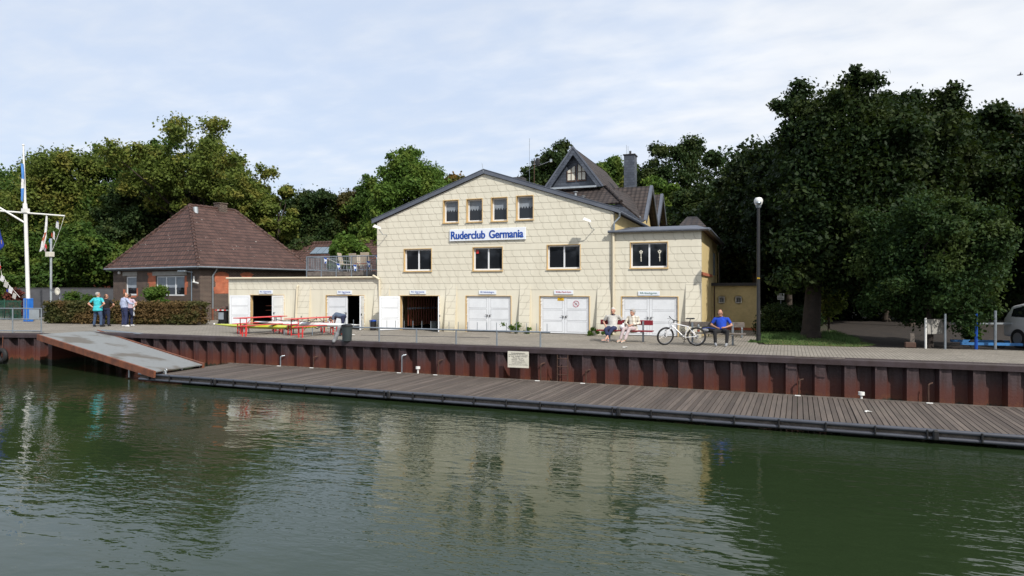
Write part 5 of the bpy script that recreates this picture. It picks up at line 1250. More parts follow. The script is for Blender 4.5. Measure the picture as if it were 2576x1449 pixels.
# ------------------------------------------------ flag mast at far left
fb = G(71, 809); dm = depth(fb); o = thing('flag_mast', 'white flag mast with yard and slanted gaff on a blue base', 'flagpole', fb)
MB().cbox((fb.x, fb.y, .72), (.52, .3, 1.44), .02).build('base', M['blue'], o)
MB().cbox((fb.x+.10, fb.y-.16, .72), (.04, .04, 1.3), .01).cbox((fb.x-.15, fb.y-.16, .72), (.04, .04, 1.3), .01).build('base_rib', M['steelblue'], o)
def dm_(px, y): return D(px, y, dm)
top, mid_, bot = dm_(58.6, 365), dm_(64, 530), dm_(71, 756)
MB().tube(bot, mid_, .115, 12, .10).tube(mid_, dm_(62.5, 512), .13, 12, .12).build('lower_mast', M['whitemetal'], o, smooth=2)
MB().tube(mid_, top, .075, 10, .045).ell(top, .07).build('topmast', M['whitemetal'], o, smooth=2)
MB().tube(dm_(-60, 526), dm_(163, 543), .055, 8, .045).build('yard', M['whitemetal'], o, smooth=2)
MB().tube(dm_(62, 560), dm_(-60, 487), .055, 8).build('gaff', M['whitemetal'], o, smooth=2)
MB().box(mid_, (.34, .3, .26)).build('collar', M['whitemetal'], o)
def flag(pts, m, label, marks=(), wav=.05):
    """cloth with folds: pts are image points of its outline, given real thickness"""
    P_ = [dm_(*q)+Vector((0, -.25, 0)) for q in pts]; c = sum(P_, Vector())/len(P_)
    o = thing('flag', label, 'flag', c); m_ = MB(); n = len(P_); N = 8
    # strip between left and right edge lists (pts ordered down the left edge then up the right edge)
    h = n//2; Lf, Rg = P_[:h], P_[h:][::-1]
    def at(E_, t): k = min(int(t*(len(E_)-1)), len(E_)-2); return E_[k].lerp(E_[k+1], t*(len(E_)-1)-k)
    W_ = 5; g = []
    for j in range(N+1):
        a, b_ = at(Lf, j/N), at(Rg, j/N)
        for i in range(W_+1): q = a.lerp(b_, i/W_); q.y += wav*math.sin(i*1.9+j*.5); g.append(q)
    vs = g+[q+Vector((0, .006, 0)) for q in g]; K = len(g); fs = []
    for j in range(N):
        for i in range(W_): a = j*(W_+1)+i; fs += [(a, a+1, a+W_+2, a+W_+1), (K+a+W_+1, K+a+W_+2, K+a+1, K+a)]
    m_.add(vs, fs)
    if marks:
        for k, (lo, hi, il, ih) in enumerate(marks):
            for f_ in range(len(m_.f)):
                j, i = (f_//2)//W_, (f_//2) % W_
                if lo <= j < hi and il <= i < ih: m_.m[f_] = 1
    m_.build('cloth', m, o, fix=False); return o
M['flagblue'] = mat('blue_flag_cloth', (.012, .035, .30), .9); M['flagsky'] = mat('light_blue_flag_cloth', (.08, .25, .62), .9)
flag([(126, 543), (120, 590), (113, 615), (111, 634), (119, 640) if 0 else (118, 628), (128, 596), (130, 575), (128, 545)], [M['whitecloth'], M['orangebrick']], 'white flag with orange marks hanging from the right half of the yard', [(3, 6, 2, 3), (4, 5, 1, 4)])
flag([(62, 412), (63, 445), (64, 480), (64.5, 505), (66, 508), (71, 478), (73, 450), (69, 414)], [M['flagsky'], M['whitecloth']], 'blue and white pennant streaming beside the top of the mast', [(3, 5, 0, 5)])
flag([(-2, 560), (0, 590), (-3, 618), (-2, 635), (4, 634), (23, 618), (15, 590), (6, 565)], [M['flagblue'], M['yellowsign']], 'dark blue flag cut off by the left picture edge', [(4, 5, 3, 4)])
flag([(-6, 655), (-5, 680), (-6, 700), (3, 702), (8, 690), (6, 668)], [M['red'], M['whitecloth']], 'small red flag low at the left picture edge', [(5, 7, 0, 5)], .03)
sf = thing('signal_flags', 'string of small coloured signal flags hanging from the right end of the yard', 'bunting', dm_(150, 590))
MB().path([dm_(162, 543), dm_(152, 575), dm_(143, 600), dm_(132, 628)], .012, 4).build('string', M['whitemetal'], sf)
for k, (x_, y_, w_, h_, mm) in enumerate(((148, 558, 14, 15, 'whitecloth'), (152, 556, 8, 12, 'flagblue'), (142, 582, 10, 18, 'whitecloth'), (139, 586, 7, 8, 'orange_cloth'), (134, 601, 7, 8, 'flagsky'), (124, 614, 11, 8, 'red'), (124, 623, 9, 8, 'pinkshirt'))):
    a = dm_(x_, y_); b_ = dm_(x_+w_, y_+h_); MB().add([(a.x, a.y-.2-k*.02, b_.z), (b_.x, a.y-.24-k*.02, a.z-.1), (b_.x-.05, a.y-.2-k*.02, b_.z-.12), (a.x+.05, a.y-.2-k*.02, a.z), (a.x, a.y-.19-k*.02, b_.z), (b_.x, a.y-.23-k*.02, a.z-.1), (b_.x-.05, a.y-.19-k*.02, b_.z-.12), (a.x+.05, a.y-.19-k*.02, a.z)], [(0, 2, 1, 3), (4, 7, 5, 6), (0, 4, 6, 2), (1, 5, 7, 3), (2, 6, 5, 1), (3, 7, 4, 0)]).build('pennant', M[mm], sf, fix=False)
s2 = thing('signal_flags', 'sagging string of pale and coloured signal flags at far left below the dark blue flag', 'bunting', dm_(40, 700))
pp = [dm_(-4, 640), dm_(4, 690), dm_(18, 712), dm_(34, 730), dm_(50, 748)]; MB().path(pp, .012, 4).build('string', M['whitemetal'], s2)
for k, (x_, y_, s_, mm) in enumerate(((0, 668, 9, 'red'), (6, 694, 14, 'whitecloth'), (16, 708, 15, 'polo'), (28, 722, 15, 'whitecloth'), (24, 728, 6, 'flagblue'), (40, 738, 13, 'polo'))):
    a = dm_(x_, y_); w_ = s_/FPX*dm; m_ = MB(); m_.box((a.x+w_/2, a.y-.1-.02*k, a.z-w_/2), (w_, .01, w_), 0, 0, .35); m_.build('pennant', M[mm], s2)
# thin grey mast with a box
mp = G(128.5, 801); o = thing('siren_mast', 'thin grey pole with a cream box behind the hedge', 'mast', mp); dd = depth(mp)
MB().tube(mp, D(128.5, 600, dd), .075, 10).build('pole', M['galvlight'], o, smooth=2); p = D(125.5, 640, dd); MB().cbox(p, (.45, .35, .34), .02).build('box', M['signgrey'], o)
dp = G(148, 806); o = thing('satellite_dish', 'small cream satellite dish on a short pole behind the hedge', 'dish', dp); dd = depth(dp); p = D(147.5, 733, dd)
MB().tube(dp, p+Vector((0, .1, 0)), .03, 8).build('pole', M['galv'], o)
m_ = MB(); n = 20; vs = [tuple(p)]
for r_, y_ in ((.12, -.02), (.24, -.10)): vs += [(p.x+r_*math.cos(6.2832*i/n), p.y+y_, p.z+r_*math.sin(6.2832*i/n)) for i in range(n)]
m_.add(vs, [(0, 1+i, 1+(i+1) % n) for i in range(n)]+[(1+i, 1+n+i, 1+n+(i+1) % n, 1+(i+1) % n) for i in range(n)]); so_ = m_.build('dish', M['signgrey'], o, smooth=True, fix=False); so_.modifiers.new('t', 'SOLIDIFY').thickness = .012
MB().tube(p+Vector((0, -.02, -.2)), p+Vector((0, -.38, -.05)), .01, 6).box(p+Vector((0, -.38, -.03)), (.06, .08, .06)).build('feed_arm', M['galv'], o)
M['steelgrey'] = mat('dark_grey_render', (.065, .068, .078), .8)
# boundary wall, hut, white house, fence
a, b = D(20, 726, 50), D(300, 726, 52); o = thing('garden_wall', 'smooth dark grey boundary wall behind the hedge', 'wall', (a+b)/2); m_ = MB(); m_.beam((a.x, a.y, 1.02), (b.x, b.y, 1.02), .25, 2.04); m_.build('wall', M['steelgrey'], o); MB().beam((a.x, a.y, 2.08), (b.x, b.y, 2.08), .32, .06).build('coping', M['darkconcrete'], o)
a, b = D(188, 726, 74), D(238, 726, 74); h_ = D(200, 690, 74).z; o = thing('brick_hut', 'small reddish brick hut behind the grey wall', 'hut', (a+b)/2); MB().bx(a.x, b.x+1, a.y, a.y+4, 0, h_).build('wall', M['orangebrick'], o); MB().slab([(a.x-.3, a.y-.3, h_+.01), (b.x+1.3, a.y-.3, h_+.01), (b.x+1.3, a.y+4.2, h_+.5), (a.x-.3, a.y+4.2, h_+.5)], .12).build('roof', M['darkconcrete'], o)
a, b = D(86, 726, 90), D(150, 726, 90); h_ = D(100, 683, 90).z; o = thing('white_house', 'pale rendered house far behind the trees at left', 'house', (a+b)/2); w__ = MB().bx(a.x, b.x+6, a.y, a.y+7, 0, h_).build('wall', M['whitemetal'], o); MB().slab([(a.x-.4, a.y-.4, h_), (b.x+6.4, a.y-.4, h_), (b.x+6.4, a.y+3.5, h_+1.3), (a.x-.4, a.y+3.5, h_+1.3)], .2).build('roof', M['darkconcrete'], o)
for k in range(4): MB().bx(a.x+1+k*2.2, a.x+2+k*2.2, a.y-.03, a.y-.005, h_-2, h_-.8).build('window', M['glass'], w__)
fa_, fb_ = G(-30, 803), G(54, 806); o = thing('green_fence', 'low dark green slatted fence left of the blue mast base', 'fence', (fa_+fb_)/2); n = 26
M['greenpaint'] = mat('dark_green_paint', (.010, .075, .045), .5)
for k in range(0, n, 13): p = fa_.lerp(fb_, k/n); MB().tube(p, p+Vector((0, 0, 1.35)), .03, 6).build('post', M['greenpaint'], o)
m_ = MB()
for k in range(n): p = fa_.lerp(fb_, (k+.5)/n); m_.box(p+Vector((0, 0, .68)), (.05, .015, 1.25))
m_.build('slats', M['greenpaint'], o); MB().beam(fa_+Vector((0, .02, 1.2)), fb_+Vector((0, .02, 1.2)), .03, .05).build('rail', M['greenpaint'], o)

# ------------------------------------------------ beer garden sets
def btable(label):
    t = thing('beer_table', label, 'table', (0, 0, 0), 0, 'red folding tables on the quay')
    MB().cbox((0, 0, .745), (2.2, .52, .035), .01).build('table_top', M['red'], t)
    for s_ in (-1, 1):
        x = s_*.82; MB().path([(x, -.2, 0), (x, -.2, .72), (x, .2, .72), (x, .2, 0)], .019, 6).tube((x, -.2, .06), (x, .2, .06), .015, 6).build('leg', M['red'], t)
        MB().tube((x, .0, .35), (x-s_*.42, 0, .72), .012, 6).tube((x, -.2, .36), (x, .2, .36), .014, 6).build('brace', M['red'], t)
    return t
def bbench(label):
    t = thing('beer_bench', label, 'bench', (0, 0, 0), 0, 'red folding benches on the quay')
    MB().cbox((0, 0, .455), (2.2, .26, .03), .008).build('seat', M['red'], t)
    for s_ in (-1, 1):
        x = s_*.86; MB().bx(x-.018, x+.018, -.12, -.085, 0, .44).bx(x-.018, x+.018, .085, .12, 0, .44).build('leg', M['red'], t); MB().tube((x, 0, .14), (x-s_*.28, 0, .43), .012, 6).build('brace', M['red'], t)
    return t
TA = rad(84)
def onfeet(a, L_): p = G(*a); return (p.x+math.cos(TA)*L_/2, p.y+math.sin(TA)*L_/2, 0)
t1 = btable('left one of the two red tables, nearest the brick house'); t1.location = onfeet((612, 842), 2.05); t1.rotation_euler.z = TA; t1.scale = (1.24, 1, 1.0)
t2 = dup(t1, onfeet((741, 845.4), 2.05), TA, 'right one of the two red tables, beside the bending person')
b0 = bbench('red bench on the water side of the left red table'); b0.location = onfeet((614, 846.5), 2.1); b0.rotation_euler.z = TA; b0.scale = (1.22, 1, 1)
for a, lb in (((602, 839.3), 'red bench on the wall side of the left red table'), ((756.3, 849.3), 'red bench on the water side of the right red table'), ((729, 842.2), 'red bench on the wall side of the right red table')): dup(b0, onfeet(a, 2.1), TA, lb)

# ------------------------------------------------ rowing boats on trestles
def shell(p, q, zc, w, h, m, label):
    c = (p+q)/2; t = thing('rowing_boat', label, 'boat', (c.x, c.y, 0)); a = (q-p).normalized(); L_ = (q-p).length; n_ = Vector((-a.y, a.x, 0)); N = 26; K = 10; mb = MB()
    for j in range(N+1):
        s_ = j/N*2-1; f = max(.02, 1-abs(s_)**2.6)
        for i in range(K): k = 6.2832*i/K; o_ = n_*(math.cos(k)*w*f)+Vector((0, 0, math.sin(k)*h*(f*.8+.1)+(abs(s_)**3)*.05)); mb.v.append(tuple(c+a*(s_*L_/2)+o_+Vector((0, 0, zc))))
    for j in range(N):
        for i in range(K): mb.f.append((j*K+i, j*K+(i+1) % K, (j+1)*K+(i+1) % K, (j+1)*K+i)); mb.m.append(0)
    mb.f += [tuple(range(K)), tuple(range(N*K, N*K+K))]; mb.m += [0, 0]; mb.build('hull', m, t, smooth=2); return t, a, n_, c
p, q = G(541, 816.5, .35), G(797, 823.5, .35); p.z = q.z = 0
t, a, n_, c = shell(p, q, .32, .20, .12, M['yellowboat'], 'long lime yellow rowing boat lying behind the red tables'); MB().ell(p+Vector((-.05, 0, .38)), .045).build('bow_ball', M['whitemetal'], t)
def trestle(c, n_, h, label):
    o = thing('trestle', label, 'trestle', (c.x, c.y, 0), 0, 'blue boat trestles')
    for s_ in (-1, 1): MB().tube(c+n_*s_*.3, c+n_*s_*.3+Vector((0, 0, h)), .02, 6).build('leg', M['steelblue'], o)
    MB().path([c-n_*.3+Vector((0, 0, h)), c+Vector((0, 0, h-.1)), c+n_*.3+Vector((0, 0, h))], .02, 6).build('sling', M['black'], o)
trestle(p.lerp(q, .30), n_, .28, 'trestle under the yellow boat behind the left red table'); trestle(p.lerp(q, .74), n_, .28, 'trestle under the right half of the yellow boat')
p, q = G(640, 813, .42), G(905, 822, .42); p.z = q.z = 0
t, a, n_, c = shell(p, q, .45, .19, .12, M['whiteboat'], 'long white rowing boat with riggers behind the yellow boat')
for k, f in enumerate((.35, .5, .65)):
    b_ = p.lerp(q, f)+Vector((0, 0, .55))
    for s_ in (-1, 1): MB().path([b_-a*.3, b_+n_*s_*.75+Vector((0, 0, .12)), b_+a*.3], .012, 5).tube(b_+n_*s_*.75+Vector((0, 0, .05)), b_+n_*s_*.75+Vector((0, 0, .22)), .02, 6).build('rigger', M['black'], t)
trestle(p.lerp(q, .25), n_, .38, 'trestle under the left part of the white boat'); trestle(p.lerp(q, .62), n_, .38, 'trestle under the middle of the white boat beside the right red table')

# ------------------------------------------------ bins
def rbin(px, py, r, h, label, bag=None, body='black', yy=None):
    b = G(px, py); o = thing('rubbish_bin', label, 'bin', b)
    MB().tube(b, b+Vector((0, 0, h*.86)), r*.86, 16, r).build('bin_body', M[body], o, smooth=2)
    MB().tube(b+Vector((0, 0, h*.86)), b+Vector((0, 0, h*.93)), r*1.1, 16).ell(b+Vector((0, 0, h*.93)), (r*1.04, r*1.04, h*.08), 14, 8).build('lid', M['bluelet' if bag else 'black'], o, smooth=2)
    MB().tube(b+Vector((-r*.5, -r, h*.95)), b+Vector((r*.5, -r, h*.95)), .015, 6).build('handle', M['black'], o); return o
M['bindark'] = mat('dark_grey_plastic', (.030, .042, .045), .5)
rbin(873, 857.5, .21, .66, 'dark grey green bin behind the left end of the quay railing', body='bindark')
rbin(938, 831, .17, .52, 'small black bin with a blue bag against the wall left of the third door', bag=1)
rbin(1092, 833, .16, .5, 'grey bin just inside the open third boathouse door', body='bindark')
# slot drain and ground clutter
a, b = G(909, 842.8, .006), G(1232, 849.5, .006); m_ = MB(); m_.beam(a, b, .16, .008); tag(m_.build('drain_channel', M['darkconcrete']), 'long dark drainage channel in the paving in front of the doors', 'drain')
a, b = G(2000, 897.3, .02), G(2126, 902.8, .02); m_ = MB(); m_.path([a, a.lerp(b, .3)+Vector((0, .04, .01)), a.lerp(b, .7)+Vector((0, -.03, .0)), b], .018, 5); tag(m_.build('wooden_lath', M['oldwood']), 'thin broken wooden lath lying on the quay edge at right', 'lath')
for px, py, lb in ((1573, 874.5, 'crumpled white paper on the paving in front of the red bench'), (889, 843, 'small scrap of paper near the left end of the railing'), (2184, 1036.5, 'small white scrap lying on the pontoon planks at right')):
    zl_ = PZ+.004 if py > 950 else 0; b = G(px, py, zl_); m_ = MB(); g = random.Random(px)
    for k in range(5): m_.box((b.x+g.uniform(-.06, .06), b.y+g.uniform(-.04, .04), zl_+.012+k*.004), (.09, .06, .012), g.uniform(0, 3), .2)
    tag(remesh(m_, 'paper', M['whitemetal'], None, .008, 2), lb, 'litter')

# ------------------------------------------------ park benches
def pbench(c, m, label, W_=2.05):
    t = thing('park_bench', label, 'bench', c, 0, 'park benches facing the water'); x, y = c.x, c.y
    MB().cbox((x, y+.06, .735), (W_, .045, .19), .01).build('backrest', m, t)
    st = MB()
    for k in range(3): st.cbox((x, y-.12-k*.14, .43), (W_+.1, .12, .045), .008)
    st.build('seat', m, t)
    for s_ in (-1, 1):
        xx = x+s_*W_*.32; MB().bx(xx-.035, xx+.035, y, y+.035, 0, .80).bx(xx-.03, xx+.03, y-.44, y, .37, .405).build('leg', M['galv'], t)
    return t
br = (G(1617, 860)+G(1535, 857.5))/2; br.x = F(1575, 810, br.y).x; pbench(br, M['darkred'], 'dark red park bench with two elderly people')
bg_ = (G(1737, 866)+G(1842, 867.8))/2; bg_.x = F(1792, 812, bg_.y).x; pbench(bg_, M['oldwood'], 'weathered grey wooden park bench with the man in blue', 2.22)
# ------------------------------------------------ people
def person(label, loc, rz, J, s=1.0, shirt='polo', sleeve=1, pants='navy', plen='long', shoes='black', hair='hairgrey', hstyle='short', skin='skin', girth=1.0, headyaw=0, headtilt=0, glasses=False, sandals=False, collar=None, hang=.0):
    t = thing('person', label, 'person', (0, 0, 0)); v = {k: [Vector(q)*s for q in p] if isinstance(p[0], (tuple, list)) else Vector(p)*s for k, p in J.items()}
    g = girth; b = MB(); pel, che, nk, hd = v['pel'], v['che'], v['neck'], v['head']; wid = (v['sh'][1]-v['sh'][0]).length/2
    def torso(m_, e):
        for k in range(13):
            f = k/12; p = pel.lerp(che, f); rx = (.158+.018*f-.02*math.sin(f*math.pi))*s*g+e; ry = (.122+.022*(g-1)*4*math.sin(f*math.pi))*s*g+e; m_.ell(p, (rx, ry, .13*s+e), 16, 10)
        m_.caps(v['sh'][0].lerp(che, .25), v['sh'][1].lerp(che, .25), .068*s+e); m_.caps(che, nk.lerp(che, .2), .10*s*g+e, .062*s+e*.6)
    torso(b, 0); b.caps(nk.lerp(che, .3), hd+(nk-hd)*.4, .056*s)
    Mh = Matrix.Rotation(headyaw, 3, 'Z') @ Matrix.Rotation(headtilt, 3, 'X')
    s0 = s; s = s*1.10; hd = hd+Vector((0, 0, -.025*s0)); hv = lambda x, y, z: hd+Mh @ Vector((x*s, y*s, z*s))
    b.ell(hv(0, .012, .02), (.078*s, .094*s, .105*s), 16, 12, Mh); b.ell(hv(0, -.022, -.05), (.056*s, .062*s, .068*s), 14, 10, Mh); b.ell(hv(0, -.093, -.012), (.014*s, .02*s, .026*s), 8, 6, Mh); b.ell(hv(0, -.078, -.055), (.026*s, .014*s, .010*s), 8, 6, Mh); b.ell(hv(0, -.078, .018), (.05*s, .016*s, .012*s), 8, 6, Mh)
    for k in (-1, 1): b.ell(hv(k*.078, .01, -.01), (.013*s, .022*s, .032*s), 8, 6, Mh)
    sH, s = s, s0
    for i in (0, 1):
        sh, el, wr = v['sh'][i], v['el'][i], v['wr'][i]
        b.caps(sh, el, .050*s*(g**.5), .042*s); b.caps(el, wr, .042*s, .028*s)
        hdv = (v['hd'][i]-wr).normalized(); side = hdv.cross(Vector((0, 1, .3))).normalized(); up = side.cross(hdv)
        b.ell(wr+hdv*.045*s, (.034*s, .034*s, .034*s), 10, 8); b.caps(wr+hdv*.02*s, wr+hdv*.075*s, .028*s, .030*s)
        for f, (o_, ln) in enumerate(((-.030, .062), (-.010, .075), (.010, .070), (.030, .055))):
            k0 = wr+hdv*.085*s+side*o_*s; k1 = k0+hdv*ln*.5*s+up*.006*s; b.caps(k0, k1, .0095*s, .009*s, 8); b.caps(k1, k1+(hdv*.7-up*.5).normalized()*ln*.45*s, .009*s, .0075*s, 8)
        th = side*(-1 if i == 0 else 1); b.caps(wr+hdv*.03*s+th*.02*s, wr+hdv*.07*s+th*.055*s, .012*s, .0095*s, 8)
        hp, kn, an_2, to = v['hip'][i], v['kn'][i], v['an'][i], v['toe'][i]
        b.caps(hp, kn, .078*s*g, .052*s); b.caps(kn, an_2, .052*s, .034*s); b.caps(an_2+Vector((0, 0, -.03*s)), to, .036*s, .026*s)
    body = remesh(b, 'body', M[skin], t, .0085, 3)
    e_ = MB(); s = sH
    if glasses: e_.ell(hv(-.032, -.090, .0), (.030*s, .012*s, .017*s), 10, 8, Mh); e_.ell(hv(.032, -.090, .0), (.030*s, .012*s, .017*s), 10, 8, Mh); e_.tube(hv(-.078, 0, .003), hv(-.06, -.085, .003), .005*s, 6); e_.tube(hv(.078, 0, .003), hv(.06, -.085, .003), .005*s, 6); e_.tube(hv(-.02, -.1, .004), hv(.02, -.1, .004), .004*s, 6); e_.build('sunglasses', M['black'], t, smooth=True)
    else:
        for k in (-1, 1): MB().ell(hv(k*.030, -.083, .002), (.011*s, .006*s, .006*s), 8, 6, Mh).build('eye', M['hairdark'], t, smooth=True)
    h_ = MB()
    if hstyle == 'bald': h_.ell(hv(0, .028, .022), (.0795*s, .083*s, .099*s), 16, 12, Mh)
    elif hstyle == 'full': h_.ell(hv(0, .028, .040), (.093*s, .098*s, .108*s), 16, 12, Mh); h_.ell(hv(0, -.03, .088), (.072*s, .058*s, .04*s), 14, 10, Mh); h_.ell(hv(0, .06, -.02), (.08*s, .055*s, .07*s), 14, 10, Mh)
    else: h_.ell(hv(0, .030, .034), (.083*s, .088*s, .098*s), 16, 12, Mh); h_.ell(hv(0, -.02, .085), (.062*s, .058*s, .036*s), 14, 10, Mh)
    remesh(h_, 'hair', M[hair], t, .009, 2)
    s = s0; c = MB(); torso(c, .014*s)
    if hang:
        for k in range(6): c.ell(pel+Vector((0, 0, (.06-.035*k)*s)), ((.198+.003*k)*s*g, (.165+.003*k)*s*g, .07*s), 16, 10)
    for i in (0, 1):
        sh, el, wr = v['sh'][i], v['el'][i], v['wr'][i]; c.caps(sh.lerp(el, .06), sh.lerp(el, .62 if sleeve == 1 else 1), .064*s*(g**.5), .060*s if sleeve == 1 else .054*s)
        if sleeve == 2: c.caps(el, el.lerp(wr, .75), .056*s, .046*s)
    remesh(c, 'shirt', M[shirt], t, .012, 3)
    if collar: m_ = MB(); m_.torus(nk+(che-nk)*.1, .068*s, .020*s, n=20, m=8, M=Matrix.Rotation(rad(90), 3, 'X')); m_.build('collar', M[collar], t, smooth=True)
    c = MB(); c.ell(pel, (.180*s*g, .145*s*g, .13*s), 16, 10)
    for i in (0, 1):
        hp, kn, an_2 = v['hip'][i], v['kn'][i], v['an'][i]; c.caps(pel.lerp(hp, .7), kn, .105*s*g, .072*s); c.caps(hp, kn, .098*s*g, .072*s)
        if plen == 'long': c.caps(kn, kn.lerp(an_2, .92), .072*s, .062*s)
        elif plen == 'capri': c.caps(kn, kn.lerp(an_2, .58), .072*s, .062*s)
    remesh(c, 'trousers', M[pants], t, .012, 3)
    for i in (0, 1):
        an_2, to = v['an'][i], v['toe'][i]; c = MB(); lo = Vector((0, 0, -.045*s))
        if sandals: c.caps(an_2+lo+Vector((0, 0, -.012)), to+Vector((0, 0, -.022*s)), .026*s, .024*s); c.torus((an_2+to)/2+Vector((0, 0, -.01)), .045*s, .011*s, n=14, m=6); c.torus(an_2.lerp(to, .8), .036*s, .011*s, n=14, m=6); c.torus(an_2+Vector((0, 0, .0)), .042*s, .010*s, n=14, m=6, M=Matrix.Rotation(rad(90), 3, 'X'))
        else: c.caps(an_2+lo*.4, to, .048*s, .040*s); c.caps(an_2+lo, to+Vector((0, 0, -.01*s)), .044*s, .040*s)
        remesh(c, 'shoe', M[shoes], t, .009, 2)
    t.location = loc; t.rotation_euler.z = rz; return t
def stand(**k):
    J = dict(pel=(0, 0, .95), che=(0, .0, 1.31), neck=(0, 0, 1.50), head=(0, -.01, 1.655), sh=[(-.20, 0, 1.43), (.20, 0, 1.43)], el=[(-.27, .03, 1.14), (.27, .03, 1.14)], wr=[(-.27, -.05, .90), (.27, -.05, .90)], hd=[(-.27, -.07, .80), (.27, -.07, .80)],
             hip=[(-.10, 0, .92), (.10, 0, .92)], kn=[(-.12, -.02, .50), (.12, -.02, .50)], an=[(-.13, .02, .09), (.13, .02, .09)], toe=[(-.16, -.14, .035), (.16, -.14, .035)]); J.update(k); return J
# facing away from the camera: local -Y points inland after turning by 180 degrees
p = G(246, 822); person('man in a turquoise polo shirt and jeans standing with hands on hips', p, rad(180+12), stand(el=[(-.45, .10, 1.17), (.45, .10, 1.17)], wr=[(-.22, .10, 1.01), (.22, .10, 1.01)], hd=[(-.14, .05, .98), (.14, .05, .98)], an=[(-.20, .02, .09), (.20, .02, .09)], kn=[(-.17, -.02, .5), (.17, -.02, .5)], toe=[(-.26, -.14, .035), (.26, -.14, .035)]), 1.055, 'turquoise', 1, 'jeans', 'long', 'black', 'hairgrey', 'short', girth=1.16, headyaw=rad(-35), hang=1, collar='turquoise')
p = G(267, 820.5); person('man in a black T-shirt and dark jeans right of the man in turquoise', p, rad(180+30), stand(el=[(-.42, .06, 1.16), (.30, .03, 1.14)], wr=[(-.20, -.05, 1.0), (.22, -.06, .93)], hd=[(-.14, -.12, .96), (.15, -.12, .86)]), .99, 'black_cloth', 1, 'navy', 'long', 'black', 'hairbrown', 'bald', 'skin2', 1.08, rad(-60))
p = G(313, 822); person('man in a light blue shirt and navy trousers pointing to the right', p, rad(180-12), stand(el=[(-.38, -.08, 1.20), (.27, .04, 1.14)], wr=[(-.62, -.20, 1.18), (.26, -.08, .92)], hd=[(-.72, -.24, 1.26), (.26, -.14, .84)], head=(-.04, -.05, 1.63)), 1.05, 'lightblue', 2, 'navy2', 'long', 'whitecloth', 'hairbrown', 'bald', girth=1.15, headyaw=rad(-30))
p = G(326, 820.5); person('man in a pale pink striped shirt half hidden behind the pointing man', p, rad(180+14), stand(el=[(-.42, .04, 1.18), (.30, .03, 1.14)], wr=[(-.22, .02, 1.0), (.22, -.06, .93)], hd=[(-.16, -.04, .93), (.15, -.12, .86)]), 1.0, 'pinkshirt', 1, 'navy', 'long', 'whitecloth', 'hairdark', 'short', girth=1.05, headyaw=rad(20))
a, b = G(299, 817), G(333, 817); o = thing('display_board', 'white folding display board behind the two men on the right of the hedge', 'sign', (a+b)/2)
c = (a+b)/2; dd = depth(c); z0, z1 = D(316, 794, dd).z, D(316, 765, dd).z; MB().bx(a.x, b.x, c.y+.25, c.y+.30, z0, z1).build('panel', M['signwhite'], o)
for x in (a.x+.05, b.x-.05): MB().tube((x, c.y+.32, 0), (x, c.y+.32, z1), .025, 6).build('leg', M['black'], o)

def sit(**k):
    J = dict(pel=(0, -.18, .545), che=(0, -.10, .90), neck=(0, -.09, 1.09), head=(0, -.12, 1.25), sh=[(-.20, -.10, 1.03), (.20, -.10, 1.03)], el=[(-.30, -.14, .74), (.30, -.14, .74)], wr=[(-.14, -.36, .66), (.14, -.36, .66)], hd=[(-.06, -.42, .64), (.06, -.42, .64)],
             hip=[(-.10, -.20, .53), (.10, -.20, .53)], kn=[(-.15, -.62, .56), (.15, -.62, .56)], an=[(-.16, -.68, .11), (.16, -.68, .11)], toe=[(-.18, -.84, .045), (.18, -.84, .045)]); J.update(k); return J
yb_ = br.y
p = Vector((F(1539, 835, yb_-.2).x, yb_, 0)); person('elderly man in a pale grey polo shirt sitting with crossed ankles', p, rad(8), sit(che=(0, -.02, .88), neck=(.02, -.02, 1.08), head=(.01, -.06, 1.24), sh=[(-.22, -.03, 1.01), (.23, -.03, 1.01)], el=[(-.38, .02, .77), (.40, .05, .78)], wr=[(-.28, -.08, .60), (.52, -.02, .60)], hd=[(-.24, -.13, .52), (.56, -.06, .52)],
      kn=[(-.24, -.60, .50), (.02, -.62, .52)], an=[(-.12, -.82, .13), (-.22, -.90, .13)], toe=[(-.12, -.97, .07), (-.36, -1.0, .10)]), .97, 'polo', 1, 'navy2', 'capri', 'greyjersey' if 0 else 'grey_jersey', 'hairwhite', 'short', girth=1.18, headyaw=rad(-8), sandals=True, collar='navy', hang=1)
p = Vector((F(1592, 835, yb_-.2).x, yb_, 0)); person('elderly woman in a plaid blouse and pale pink trousers with folded hands', p, rad(-6), sit(head=(-.02, -.13, 1.21), neck=(0, -.10, 1.06), sh=[(-.19, -.10, 1.0), (.19, -.10, 1.0)], el=[(-.30, -.20, .76), (.29, -.20, .76)], wr=[(-.12, -.40, .68), (.03, -.42, .70)], hd=[(.0, -.46, .66), (-.08, -.50, .64)], kn=[(-.24, -.58, .55), (.0, -.62, .56)], an=[(-.34, -.74, .13), (-.12, -.86, .13)], toe=[(-.42, -.88, .05), (-.22, -1.0, .05)]), .95, 'plaid', 2, 'rose', 'long', 'signgrey', 'hairgrey', 'full', girth=1.08, headyaw=rad(-32), sandals=True, hang=1)
p = Vector((F(1814, 838, bg_.y-.2).x, bg_.y, 0)); person('man in a royal blue T-shirt and black trousers with sunglasses on the grey bench', p, rad(2), sit(sh=[(-.22, -.12, 1.0), (.22, -.12, 1.0)], el=[(-.37, -.14, .76), (.37, -.16, .76)], wr=[(-.15, -.30, .66), (.14, -.32, .68)], hd=[(-.08, -.36, .64), (.05, -.36, .67)], kn=[(-.22, -.58, .54), (.22, -.58, .54)], an=[(-.20, -.66, .12), (.20, -.68, .12)], toe=[(-.17, -.82, .045), (.17, -.84, .045)], head=(-.04, -.17, 1.23)), .96, 'royal', 1, 'black_cloth', 'long', 'grey_jersey', 'hairdark', 'bald', 'skin2', 1.12, rad(-28), rad(12), True)
